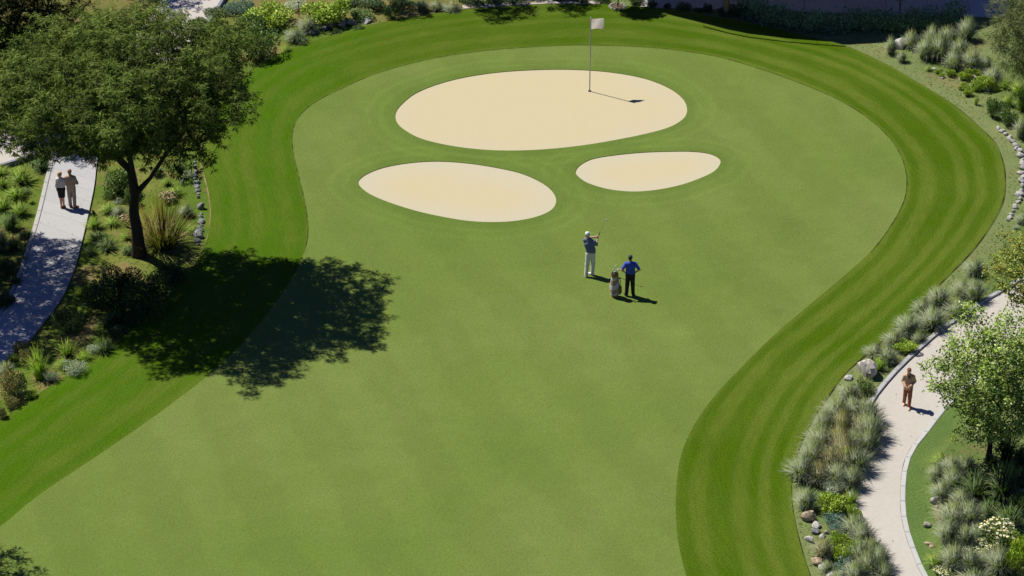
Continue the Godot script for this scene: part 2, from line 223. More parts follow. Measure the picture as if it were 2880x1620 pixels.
	["ts", 14.85, 13.58, 0.44, 0.59, "grey tussock in the middle left of the right bed"],
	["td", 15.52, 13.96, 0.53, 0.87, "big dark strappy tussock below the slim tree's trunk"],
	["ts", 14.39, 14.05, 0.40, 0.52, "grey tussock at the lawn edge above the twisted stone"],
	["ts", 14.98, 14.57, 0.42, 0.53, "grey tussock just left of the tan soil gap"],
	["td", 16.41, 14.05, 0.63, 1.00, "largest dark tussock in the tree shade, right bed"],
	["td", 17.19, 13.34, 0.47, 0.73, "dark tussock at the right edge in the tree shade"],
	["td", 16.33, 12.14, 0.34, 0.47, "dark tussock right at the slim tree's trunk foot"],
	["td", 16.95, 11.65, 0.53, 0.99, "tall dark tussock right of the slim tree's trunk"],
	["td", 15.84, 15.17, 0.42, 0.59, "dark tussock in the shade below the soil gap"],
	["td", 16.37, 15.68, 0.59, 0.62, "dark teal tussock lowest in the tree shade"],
	["ts", 14.56, 15.49, 0.55, 0.62, "broad soft tussock right of the twisted stone"],
	["ts", 15.10, 15.58, 0.51, 0.68, "broad soft tussock beside the tree shade"],
	["ts", 14.22, 16.63, 0.48, 0.67, "rounded tussock behind the two brown stones"],
	["ts", 14.82, 16.80, 0.40, 0.56, "soft tussock left of the small white flowers"],
	["ts", 15.30, 16.36, 0.40, 0.50, "soft tussock behind the small white flowers"],
	["tg", 13.63, 17.95, 0.38, 0.44, "green tussock at the lawn edge by the lowest brown stone"],
	["ts", 14.24, 17.95, 0.47, 0.69, "soft tussock in the lower right bed, beside the green one"],
	["ts", 14.69, 18.21, 0.46, 0.64, "soft tussock below the small white flowers, left one"],
	["ts", 15.26, 17.86, 0.41, 0.52, "soft tussock below the small white flowers, right one"],
	["ts", 15.65, 18.30, 0.49, 0.78, "soft tussock left of the corner lime shrub"],
	["sw", 15.87, 16.58, 0.57, 0.63, "large shrub covered in white and cream flowers, right bed"],
	["sw", 14.75, 17.12, 0.28, 0.20, "small patch of white flowers, left of the large flowering shrub"],
	["sw", 15.30, 17.03, 0.36, 0.22, "middle patch of white flowers beside the large flowering shrub"],
	["sl", 16.20, 18.39, 0.57, 0.90, "large lime shrub in the lower right corner"],
	["sl", 16.55, 16.98, 0.39, 0.45, "lime shrub right of the large white flowering shrub"],
	["sm", 16.91, 14.76, 0.37, 0.69, "olive leaved shrub at the right edge in the shade"],
	["sw", 13.84, 18.43, 0.36, 0.21, "white flowering plant at the frame bottom beside the path lawn"],
	["ts", 14.77, 18.95, 0.51, 0.41, "soft tussock cut by the frame bottom, right bed"],
	["td", 17.43, 12.04, 0.41, 0.52, "dark tussock at the right edge above the shade"],
]
const STONES := [
	[-13.11, -10.52, 0.05, 0.05, 1, "grey edging stone beside the left rough, first from the row's shrub end", "grey stones edging the left bed"],
	[-13.07, -10.32, 0.07, 0.07, 1, "grey edging stone beside the left rough, second from the row's shrub end", "grey stones edging the left bed"],
	[-13.03, -10.03, 0.07, 0.06, 1, "grey edging stone beside the left rough, third from the row's shrub end", "grey stones edging the left bed"],
	[-12.97, -9.65, 0.07, 0.07, 1, "grey edging stone beside the left rough, fourth from the row's shrub end", "grey stones edging the left bed"],
	[-12.95, -9.43, 0.11, 0.11, 1, "grey edging stone beside the left rough, fifth from the row's shrub end", "grey stones edging the left bed"],
	[-12.95, -9.07, 0.14, 0.15, 1, "grey edging stone beside the left rough, sixth from the row's shrub end", "grey stones edging the left bed"],
	[-12.89, -8.79, 0.12, 0.15, 1, "grey edging stone beside the left rough, seventh from the row's shrub end", "grey stones edging the left bed"],
	[-12.83, -8.50, 0.14, 0.12, 1, "grey edging stone beside the left rough, eighth from the row's shrub end", "grey stones edging the left bed"],
	[-12.78, -8.23, 0.13, 0.08, 1, "grey edging stone beside the left rough, ninth from the row's shrub end", "grey stones edging the left bed"],
	[-12.75, -8.03, 0.11, 0.10, 1, "grey edging stone beside the left rough, tenth from the row's shrub end", "grey stones edging the left bed"],
	[-12.71, -7.83, 0.11, 0.10, 1, "grey edging stone beside the left rough, eleventh from the row's shrub end", "grey stones edging the left bed"],
	[-12.65, -7.56, 0.07, 0.06, 1, "grey edging stone beside the left rough, twelfth from the row's shrub end", "grey stones edging the left bed"],
	[-12.61, -7.26, 0.07, 0.11, 1, "grey edging stone beside the left rough, thirteenth from the row's shrub end", "grey stones edging the left bed"],
	[-12.44, -6.35, 0.16, 0.26, 1, "largest blocky grey stone in the row edging the left bed", "grey stones edging the left bed"],
	[-12.37, -5.85, 0.07, 0.07, 1, "grey edging stone beside the left rough, fifteenth from the row's shrub end", "grey stones edging the left bed"],
	[-12.37, -5.61, 0.11, 0.11, 1, "grey edging stone beside the left rough, sixteenth from the row's shrub end", "grey stones edging the left bed"],
	[-12.33, -5.40, 0.09, 0.08, 1, "grey edging stone beside the left rough, seventeenth from the row's shrub end", "grey stones edging the left bed"],
	[-12.32, -5.19, 0.14, 0.11, 1, "grey edging stone beside the left rough, eighteenth from the row's shrub end", "grey stones edging the left bed"],
	[-12.27, -4.92, 0.09, 0.09, 1, "grey edging stone beside the left rough, nineteenth from the row's shrub end", "grey stones edging the left bed"],
	[-12.31, -4.70, 0.14, 0.12, 1, "grey edging stone beside the left rough, twentieth from the row's shrub end", "grey stones edging the left bed"],
	[-12.37, -4.44, 0.20, 0.12, 1, "grey edging stone beside the left rough, twenty-first from the row's shrub end", "grey stones edging the left bed"],
	[-12.30, -4.01, 0.22, 0.23, 1, "large wedge-shaped grey stone near the lower end of the left edging row", "grey stones edging the left bed"],
	[-12.29, -3.63, 0.14, 0.10, 1, "grey edging stone beside the left rough, twenty-third from the row's shrub end", "grey stones edging the left bed"],
	[-12.24, -3.35, 0.07, 0.07, 1, "grey edging stone beside the left rough, twenty-fourth from the row's shrub end", "grey stones edging the left bed"],
	[20.52, -13.47, 0.11, 0.07, 2, "pale grey edging stone beside the right rough, first down from the row's top", "grey stones edging the right bed"],
	[20.64, -13.19, 0.15, 0.12, 2, "pale grey edging stone beside the right rough, second down from the row's top", "grey stones edging the right bed"],
	[20.75, -12.87, 0.10, 0.12, 2, "pale grey edging stone beside the right rough, third down from the row's top", "grey stones edging the right bed"],
	[20.84, -12.53, 0.14, 0.11, 2, "pale grey edging stone beside the right rough, fourth down from the row's top", "grey stones edging the right bed"],
	[20.92, -12.19, 0.14, 0.15, 2, "pale grey edging stone beside the right rough, fifth down from the row's top", "grey stones edging the right bed"],
	[20.98, -11.86, 0.16, 0.16, 2, "pale grey edging stone beside the right rough, sixth down from the row's top", "grey stones edging the right bed"],
	[20.99, -11.48, 0.16, 0.18, 2, "pale grey edging stone beside the right rough, seventh down from the row's top", "grey stones edging the right bed"],
	[21.09, -11.26, 0.12, 0.16, 2, "pale grey edging stone beside the right rough, eighth down from the row's top", "grey stones edging the right bed"],
	[21.06, -10.87, 0.16, 0.18, 2, "pale grey edging stone beside the right rough, ninth down from the row's top", "grey stones edging the right bed"],
	[21.07, -10.49, 0.12, 0.13, 2, "pale grey edging stone beside the right rough, tenth down from the row's top", "grey stones edging the right bed"],
	[21.01, -10.19, 0.15, 0.13, 2, "pale grey edging stone beside the right rough, eleventh down from the row's top", "grey stones edging the right bed"],
	[20.97, -9.82, 0.15, 0.18, 2, "pale grey edging stone beside the right rough, twelfth down from the row's top", "grey stones edging the right bed"],
	[20.82, -9.35, 0.17, 0.12, 2, "pale grey edging stone beside the right rough, thirteenth down from the row's top", "grey stones edging the right bed"],
	[20.84, -9.01, 0.12, 0.11, 2, "pale grey edging stone beside the right rough, fourteenth down from the row's top", "grey stones edging the right bed"],
	[20.73, -8.64, 0.16, 0.15, 2, "pale grey edging stone beside the right rough, fifteenth down from the row's top", "grey stones edging the right bed"],
	[20.68, -8.21, 0.13, 0.17, 2, "pale grey edging stone beside the right rough, sixteenth down from the row's top", "grey stones edging the right bed"],
	[20.59, -7.83, 0.11, 0.11, 2, "pale grey edging stone beside the right rough, seventeenth down from the row's top", "grey stones edging the right bed"],
	[20.46, -7.45, 0.16, 0.16, 2, "pale grey edging stone beside the right rough, eighteenth down from the row's top", "grey stones edging the right bed"],
	[20.44, -7.11, 0.11, 0.13, 2, "pale grey edging stone beside the right rough, nineteenth down from the row's top", "grey stones edging the right bed"],
	[20.30, -6.85, 0.12, 0.10, 2, "pale grey edging stone beside the right rough, twentieth down from the row's top", "grey stones edging the right bed"],
	[20.11, -6.39, 0.12, 0.15, 2, "pale grey edging stone beside the right rough, twenty-first down from the row's top", "grey stones edging the right bed"],
	[19.98, -6.08, 0.10, 0.11, 2, "pale grey edging stone beside the right rough, twenty-second down from the row's top", "grey stones edging the right bed"],
	[19.86, -5.79, 0.10, 0.10, 2, "pale grey edging stone beside the right rough, twenty-third down from the row's top", "grey stones edging the right bed"],
	[19.76, -5.55, 0.10, 0.09, 2, "pale grey edging stone beside the right rough, twenty-fourth down from the row's top", "grey stones edging the right bed"],
	[19.67, -5.33, 0.09, 0.09, 2, "pale grey edging stone beside the right rough, twenty-fifth down from the row's top", "grey stones edging the right bed"],
	[12.79, 6.07, 0.43, 0.58, 3, "large mottled grey boulder between tussocks and the right path kerb", ""],
	[17.35, -21.57, 0.32, 0.40, 2, "pale rounded boulder among tussocks in the top right bed", ""],
	[-9.02, -22.92, 0.18, 0.18, 0, "dark grey stone in front of the pale tussocks, top bed", ""],
	[-8.83, -23.06, 0.09, 0.08, 0, "small dark stone right of the dark grey one, top bed", ""],
	[-8.49, -23.41, 0.20, 0.20, 0, "dark slanted stone below the widest lime shrub", ""],
	[-8.24, -23.79, 0.20, 0.19, 4, "tan stone behind the dark slanted one, top bed", ""],
	[-7.74, -23.90, 0.22, 0.22, 4, "tan pointed stone in the middle of the top bed stones", ""],
	[-7.32, -24.05, 0.22, 0.19, 4, "tan stone left of the long pale one, top bed", ""],
	[-6.66, -24.29, 0.27, 0.16, 2, "long pale stone right of the other top bed stones", ""],
	[18.56, -19.29, 0.12, 0.07, 2, "flat pale stone beside the tiny lone tuft", ""],
	[18.80, -18.36, 0.09, 0.07, 2, "pale pebble under the tiny lime sprig", ""],
	[19.66, -18.28, 0.16, 0.12, 3, "brown-grey stone at the rounded lime shrub's left foot", ""],
	[20.12, -18.36, 0.19, 0.12, 3, "long brown-grey stone at the rounded lime shrub's right foot", ""],
	[20.45, -17.26, 0.17, 0.13, 3, "grey stone in front of the largest lime shrub, left one", ""],
	[20.63, -17.09, 0.12, 0.12, 3, "grey stone in front of the largest lime shrub, right one", ""],
	[13.37, 5.92, 0.06, 0.09, 2, "small white stone beside the bright green bush by the boulder", ""],
	[12.07, 6.49, 0.17, 0.13, 2, "flat pale stone left of the large boulder by the lawn", ""],
	[9.80, 15.36, 0.22, 0.32, 4, "large buff stone at the lawn edge below the lone tussock", ""],
	[10.02, 15.74, 0.16, 0.12, 2, "white flat stone right of the buff one", ""],
	[9.97, 16.07, 0.16, 0.14, 1, "grey rounded stone below the white flat one", ""],
	[9.71, 16.52, 0.19, 0.18, 2, "white pitted stone nearest the lawn edge", ""],
	[10.17, 16.36, 0.12, 0.12, 2, "small white stone against the brown-grey tussock", ""],
	[10.32, 16.13, 0.07, 0.12, 4, "small brown stone behind the white one", ""],
	[9.87, 17.76, 0.23, 0.19, 4, "wide buff split stone below the brown-grey tussock", ""],
	[10.25, 17.59, 0.13, 0.17, 1, "grey stone right of the wide buff one", ""],
	[10.00, 18.09, 0.13, 0.13, 2, "white stone below the wide buff one", ""],
	[10.26, 18.48, 0.29, 0.18, 2, "long white stone at the frame bottom", ""],
	[14.09, 14.37, 0.12, 0.22, 3, "twisted brown-grey stone at the right lawn's edge", ""],
	[14.15, 14.66, 0.05, 0.09, 2, "small pale stone touching the twisted one", ""],
	[13.69, 15.72, 0.17, 0.16, 3, "low brown-grey stone above the two brown ones", ""],
	[13.58, 16.76, 0.13, 0.12, 4, "upper left of two brown stones at right lawn edge", ""],
	[13.69, 16.89, 0.10, 0.09, 4, "lower right of two brown stones at right lawn edge", ""],
	[13.58, 17.94, 0.12, 0.11, 4, "lowest brown stone on the right lawn beside a green tussock", ""],
]

var rng := RandomNumberGenerator.new()
var noise := FastNoiseLite.new()
var names := {}
var M := {}
var outer: PackedVector2Array
var inner: PackedVector2Array
var bunkers: Array = []
var beds_out: Array = []


# ------------------------------------------------------------------ small helpers
class MB:
	var v := PackedVector3Array()
	var n := PackedVector3Array()
	var c := PackedColorArray()
	var i := PackedInt32Array()

	func vert(p: Vector3, nn: Vector3, cc: Color) -> int:
		v.append(p); n.append(nn); c.append(cc)
		return v.size() - 1

	func tri(a: int, b: int, d: int) -> void:
		i.append(a); i.append(b); i.append(d)

	func quad(a: Vector3, b: Vector3, d: Vector3, e: Vector3, cc: Color) -> void:
		var nn := (d - a).cross(b - a).normalized()
		var k := v.size()
		for p in [a, b, d, e]:
			v.append(p); n.append(nn); c.append(cc)
		i.append_array(PackedInt32Array([k, k + 1, k + 2, k, k + 2, k + 3]))

	func box(lo: Vector3, hi: Vector3, cc: Color, xf := Transform3D()) -> void:
		var p: Array = []
		for q in 8:
			p.append(xf * Vector3(hi.x if q & 1 else lo.x, hi.y if q & 2 else lo.y, hi.z if q & 4 else lo.z))
		quad(p[2], p[6], p[7], p[3], cc); quad(p[0], p[1], p[5], p[4], cc)
		quad(p[4], p[5], p[7], p[6], cc); quad(p[1], p[0], p[2], p[3], cc)
		quad(p[5], p[1], p[3], p[7], cc); quad(p[0], p[4], p[6], p[2], cc)

	func tube(path: Array, rad: Array, sides: int, cc: Color, cap := true) -> void:
		var start := v.size()
		var ref := Vector3(0.31, 0.17, 0.93)
		for k in path.size():
			var d: Vector3 = (path[min(k + 1, path.size() - 1)] - path[max(k - 1, 0)]).normalized()
			if absf(d.dot(ref)) > 0.95:
				ref = Vector3(0.93, 0.1, 0.2)
			var u := d.cross(ref).normalized()
			var w := u.cross(d).normalized()
			for s in sides:
				var a := TAU * s / sides
				var o := u * cos(a) + w * sin(a)
				vert(path[k] + o * rad[k], o, cc)
			if k:
				for s in sides:
					var s2 := (s + 1) % sides
					var p := start + (k - 1) * sides
					tri(p + s, p + s2, p + sides + s2)
					tri(p + s, p + sides + s2, p + sides + s)
		if cap:
			var m := vert(path[-1], (path[-1] - path[-2]).normalized(), cc)
			for s in sides:
				tri(m, m - sides + s, m - sides + (s + 1) % sides)

	func leaf(p: Vector3, d: Vector3, side: Vector3, nn: Vector3, l: float, w: float, cc: Color) -> void:
		var k := v.size()
		var q := p + d * (l * 0.45)
		v.append(p); v.append(q - side * (w * 0.5)); v.append(p + d * l); v.append(q + side * (w * 0.5))
		for z in 4:
			n.append(nn); c.append(cc)
		i.append_array(PackedInt32Array([k, k + 1, k + 2, k, k + 2, k + 3]))

	func done(m: Material) -> ArrayMesh:
		for q in range(0, i.size(), 3):       # front faces run clockwise as seen from the side of their normals
			var p0 := v[i[q]]
			if (v[i[q + 2]] - p0).cross(v[i[q + 1]] - p0).dot(n[i[q]] + n[i[q + 1]] + n[i[q + 2]]) < 0.0:
				var w := i[q + 1]
				i[q + 1] = i[q + 2]; i[q + 2] = w
		var a := []
		a.resize(Mesh.ARRAY_MAX)
		a[Mesh.ARRAY_VERTEX] = v; a[Mesh.ARRAY_NORMAL] = n; a[Mesh.ARRAY_COLOR] = c; a[Mesh.ARRAY_INDEX] = i
		var out := ArrayMesh.new()
		out.add_surface_from_arrays(Mesh.PRIMITIVE_TRIANGLES, a)
		out.surface_set_material(0, m)
		return out


# A field of blended tapered capsules, meshed with surface nets (for people).
class Fld:
	var o: Vector3
	var n: Vector3i
	var cell: float
	var f := PackedFloat32Array()
	var mark := PackedByteArray()

	func _init(lo: Vector3, hi: Vector3, c: float) -> void:
		o = lo; cell = c
		n = Vector3i(((hi - lo) / c).ceil()) + Vector3i.ONE
		f.resize(n.x * n.y * n.z); f.fill(9.0)
		mark.resize(f.size()); mark.fill(0)

	func cap(a: Vector3, b: Vector3, ra: float, rb: float, k := 0.03, fl := 1.0) -> void:
		var g := maxf(ra, rb) + cell * 3.0 + k
		var lo := Vector3i(((a.min(b) - Vector3.ONE * g - o) / cell).floor()).clamp(Vector3i.ZERO, n - Vector3i.ONE)
		var hi := Vector3i(((a.max(b) + Vector3.ONE * g - o) / cell).ceil()).clamp(Vector3i.ZERO, n - Vector3i.ONE)
		var ab := b - a
		var z0 := (a.z + b.z) * 0.5
		var l2 := maxf(ab.length_squared(), 1e-9)
		for z in range(lo.z, hi.z + 1):
			for y in range(lo.y, hi.y + 1):
				var at := (z * n.y + y) * n.x
				for x in range(lo.x, hi.x + 1):
					var p := o + Vector3(x, y, z) * cell
					if fl != 1.0:
						p.z = z0 + (p.z - z0) * fl
					var t := clampf((p - a).dot(ab) / l2, 0.0, 1.0)
					var d := (p - a - ab * t).length() - lerpf(ra, rb, t)
					var e := f[at + x]
					var h := maxf(k - absf(d - e), 0.0) / maxf(k, 1e-6)
					var r := minf(d, e) - h * h * k * 0.25
					f[at + x] = r
					if absf(r) < cell * 2.0:
						mark[at + x] = 1

	func cut(fn: Callable) -> void:
		for q in f.size():
			if mark[q] or f[q] < 0.0:
				var p := o + Vector3(q % n.x, (q / n.x) % n.y, q / (n.x * n.y)) * cell
				f[q] = maxf(f[q], fn.call(p))
				if absf(f[q]) < cell * 2.0:
					mark[q] = 1

	func into(mb: MB, col: Callable) -> void:
		var idx := {}
		var nx := n.x
		var nxy := n.x * n.y
		var offs := [0, 1, nx, nx + 1, nxy, nxy + 1, nxy + nx, nxy + nx + 1]
		var pos := [Vector3(0, 0, 0), Vector3(1, 0, 0), Vector3(0, 1, 0), Vector3(1, 1, 0), Vector3(0, 0, 1), Vector3(1, 0, 1), Vector3(0, 1, 1), Vector3(1, 1, 1)]
		var edges := [[0, 1], [2, 3], [4, 5], [6, 7], [0, 2], [1, 3], [4, 6], [5, 7], [0, 4], [1, 5], [2, 6], [3, 7]]
		var cells: Array = []
		for q in f.size():
			if not mark[q]:
				continue
			var x := q % nx
			var y := (q / nx) % n.y
			var z := q / nxy
			if x >= nx - 1 or y >= n.y - 1 or z >= n.z - 1:
				continue
			var e: Array = []
			var neg := 0
			for k in 8:
				var val := f[q + offs[k]]
				e.append(val)
				if val < 0.0:
					neg += 1
			if neg == 0 or neg == 8:
				continue
			var sum := Vector3.ZERO
			var cnt := 0
			for ed in edges:
				var a: float = e[ed[0]]
				var b: float = e[ed[1]]
				if (a < 0.0) != (b < 0.0):
					sum += pos[ed[0]].lerp(pos[ed[1]], a / (a - b)); cnt += 1
			var p := o + (Vector3(x, y, z) + sum / cnt) * cell
			var nn := Vector3(e[1] + e[3] + e[5] + e[7] - e[0] - e[2] - e[4] - e[6], e[2] + e[3] + e[6] + e[7] - e[0] - e[1] - e[4] - e[5], e[4] + e[5] + e[6] + e[7] - e[0] - e[1] - e[2] - e[3]).normalized()
			idx[q] = mb.vert(p, nn, col.call(p))
			cells.append(q)
		for q in cells:
			var s := f[q] < 0.0
			for ax in 3:
				var st: int = [1, nx, nxy][ax]
				if s == (f[q + st] < 0.0):
					continue
				var u: int = [nx, nxy, 1][ax]
				var w: int = [nxy, 1, nx][ax]
				if idx.has(q - u) and idx.has(q - w) and idx.has(q - u - w):
					var a: int = idx[q]
					var b: int = idx[q - u]
					var c: int = idx[q - u - w]
					var d: int = idx[q - w]
					if s:
						mb.tri(a, c, b); mb.tri(a, d, c)
					else:
						mb.tri(a, b, c); mb.tri(a, c, d)


func L(r: int, g: int, b: int, k := 0.62) -> Color:   # base colour of something that shows as r, g, b in full sun
	var c := Color8(r, g, b).srgb_to_linear()
	return Color(c.r * k, c.g * k, c.b * k)

func LF(r: int, g: int, b: int) -> Color:       # leaves shade each other, so each is a little paler than its plant
	return L(r, g, b, 0.86)

func vary(c: Color, a: float) -> Color:
	var k := 1.0 + rng.randf_range(-a, a)
	return Color(c.r * k * (1.0 + rng.randf_range(-a, a) * 0.4), c.g * k, c.b * k)

func numbered(called: String) -> String:
	names[called] = names.get(called, -1) + 1
	return called if names[called] == 0 else "%s_%03d" % [called, names[called]]

func tag(o: Node, label := "", category := "", group := "", kind := "") -> Node:
	for m in [["label", label], ["category", category], ["group", group], ["kind", kind]]:
		if m[1]:
			o.set_meta(m[0], m[1])
	return o

func root(called: String, at := Vector3.ZERO) -> Node3D:
	var o := Node3D.new()
	o.name = numbered(called); o.position = at
	add_child(o, true)
	return o

func put(called: String, mesh: Mesh, parent: Node = null) -> MeshInstance3D:
	var o := MeshInstance3D.new()
	o.name = called if parent else numbered(called)
	o.mesh = mesh
	o.cast_shadow = GeometryInstance3D.SHADOW_CASTING_SETTING_ON
	(parent if parent else self).add_child(o, true)
	return o

func mat(key: String, rough: float, back := Color.BLACK, spec := 0.5) -> StandardMaterial3D:
	var m := StandardMaterial3D.new()
	m.vertex_color_use_as_albedo = true
	m.roughness = rough
	m.metallic_specular = spec
	m.cull_mode = BaseMaterial3D.CULL_DISABLED
	if back != Color.BLACK:
		m.backlight_enabled = true; m.backlight = back
	M[key] = m
	return m

# A seamless grey texture whose mean is near 1 of its range, laid over vertex colours in world axes.
func grain(m: StandardMaterial3D, size: int, metres: float, freq: float, lo: float, hi: float, seed_: int, speck := 0.0, salt := 0.05) -> void:
	var fn := FastNoiseLite.new()
	fn.seed = seed_; fn.frequency = freq; fn.fractal_octaves = 4; fn.fractal_gain = 0.75
	fn.noise_type = FastNoiseLite.TYPE_SIMPLEX_SMOOTH
	var im := fn.get_seamless_image(size, size)
	im.convert(Image.FORMAT_RGB8)
	var r := RandomNumberGenerator.new()
	r.seed = seed_
	for y in size:
		for x in size:
			var g := im.get_pixel(x, y).r
			g = clampf(lo + (hi - lo) * g + r.randf_range(-salt, salt), 0.0, 1.0)
			var c := Color(g, g, g)
			if r.randf() < speck:
				c = Color(minf(1.0, g * 1.12), minf(1.0, g * 1.08), g * 0.92)
			im.set_pixel(x, y, c)
	m.albedo_texture = ImageTexture.create_from_image(im)
	m.uv1_triplanar = true; m.uv1_world_triplanar = true
	m.uv1_scale = Vector3.ONE / metres

func spline(pts: Array, closed: bool, per: int) -> PackedVector2Array:
	var out := PackedVector2Array()
	var n := pts.size()
	for i in (n if closed else n - 1):
		var a: Vector2 = pts[(i - 1 + n) % n] if closed or i else pts[0]
		var b: Vector2 = pts[i]
		var c: Vector2 = pts[(i + 1) % n]
		var d: Vector2 = pts[(i + 2) % n] if closed or i + 2 < n else pts[n - 1]
		for k in per:
			out.append(b.cubic_interpolate(c, a, d, float(k) / per))
	if not closed:
		out.append(pts[n - 1])
	return out

func resample(p: PackedVector2Array, step: float) -> PackedVector2Array:
	var out := PackedVector2Array([p[0]])
	var left := step
	for i in p.size() - 1:
		var a := p[i]
		var len_ := a.distance_to(p[i + 1])
		var at := left
		while at <= len_:
			out.append(a.lerp(p[i + 1], at / len_)); at += step
		left = at - len_
	return out

func smooth(p: PackedVector2Array, times: int) -> PackedVector2Array:
	for t in times:
		var q := p.duplicate()
		for i in range(1, p.size() - 1):
			q[i] = (p[i - 1] + p[i] * 2.0 + p[i + 1]) * 0.25
		p = q
	return p

func dist_to(p: Vector2, line: PackedVector2Array) -> float:
	var best := 1e9
	for q in line:
		best = minf(best, p.distance_squared_to(q))
	return sqrt(best)

# A sheet over `poly` without `holes`, cut into cells so that colour can vary across it.
func sheet(poly: PackedVector2Array, holes: Array, cell: float, y: float, col: Callable, m: Material) -> ArrayMesh:
	var lo := poly[0]
	var hi := poly[0]
	for p in poly:
		lo = lo.min(p); hi = hi.max(p)
	var nx := int(ceil((hi.x - lo.x) / cell))
	var nz := int(ceil((hi.y - lo.y) / cell))
	var edge := {}
	for line in [poly] + holes:
		for k in line.size():
			var a: Vector2 = line[k]
			var b: Vector2 = line[(k + 1) % line.size()]
			var steps := int(a.distance_to(b) / (cell * 0.3)) + 1
			for t in steps:
				var q := (a.lerp(b, float(t) / steps) - lo) / cell
				for dx in [-0.4, 0.4]:
					for dz in [-0.4, 0.4]:
						edge[Vector2i((q + Vector2(dx, dz)).floor())] = true
	var mb := MB.new()
	var shared := {}
	var add := func(p: Vector2) -> int:
		var key := Vector2i((p * 500.0).round())
		if not shared.has(key):
			shared[key] = mb.vert(Vector3(p.x, y, p.y), Vector3.UP, col.call(p))
		return shared[key]
	for iz in nz:
		for ix in nx:
			var a := lo + Vector2(ix, iz) * cell
			var sq := PackedVector2Array([a, a + Vector2(cell, 0), a + Vector2(cell, cell), a + Vector2(0, cell)])
			var pieces: Array = [sq]
			if edge.has(Vector2i(ix, iz)):
				pieces = Geometry2D.intersect_polygons(sq, poly)
				for h in holes:
					var nxt: Array = []
					for q in pieces:
						nxt.append_array(Geometry2D.clip_polygons(q, h))
					pieces = nxt
			else:
				var mid := a + Vector2(cell, cell) * 0.5
				if not Geometry2D.is_point_in_polygon(mid, poly) and not Geometry2D.is_point_in_polygon(mid + Vector2(0.031, 0.017), poly):
					continue
				var gone := false
				for h in holes:
					gone = gone or Geometry2D.is_point_in_polygon(mid, h)
				if gone:
					continue
			for q in pieces:
				var tri := Geometry2D.triangulate_polygon(q)
				for t in range(0, tri.size(), 3):
					mb.tri(add.call(q[tri[t]]), add.call(q[tri[t + 1]]), add.call(q[tri[t + 2]]))
	return mb.done(m)

# A strip along two lines of equal length, with rows of (share across, height).
func strip(a: PackedVector2Array, b: PackedVector2Array, rows: Array, col: Callable, m: Material) -> ArrayMesh:
	var mb := MB.new()
	for k in a.size():
		for r in rows:
			var p := a[k].lerp(b[k], r[0])
			mb.vert(Vector3(p.x, r[1], p.y), Vector3.UP, col.call(p, r[0], k))
	var w := rows.size()
	for k in a.size() - 1:
		for r in w - 1:
			var q := k * w + r
			mb.tri(q, q + 1, q + w + 1); mb.tri(q, q + w + 1, q + w)
	return mb.done(m)

func offset(p: PackedVector2Array, d: float) -> PackedVector2Array:
	var out := PackedVector2Array()
	for k in p.size():
		var t := (p[min(k + 1, p.size() - 1)] - p[max(k - 1, 0)]).normalized()
		out.append(p[k] + Vector2(-t.y, t.x) * d)
	return out

func kerb(parent: Node, called: String, line: PackedVector2Array, wide: float, high: float, len_: float, c: Color, m: Material) -> void:
	var p := resample(line, len_)
	for k in p.size() - 1:
		var a := p[k]
		var b := p[k + 1]
		var d := b - a
		var mb := MB.new()
		mb.box(Vector3(-wide * 0.5, -0.05, 0.006), Vector3(wide * 0.5, high - 0.012, d.length() - 0.006), vary(c, 0.04))
		mb.box(Vector3(-wide * 0.5 + 0.012, high - 0.012, 0.014), Vector3(wide * 0.5 - 0.012, high, d.length() - 0.014), vary(c, 0.04))
		var o := put(called, mb.done(m), parent)
		o.position = Vector3(a.x, 0, a.y); o.rotation.y = atan2(d.x, d.y)


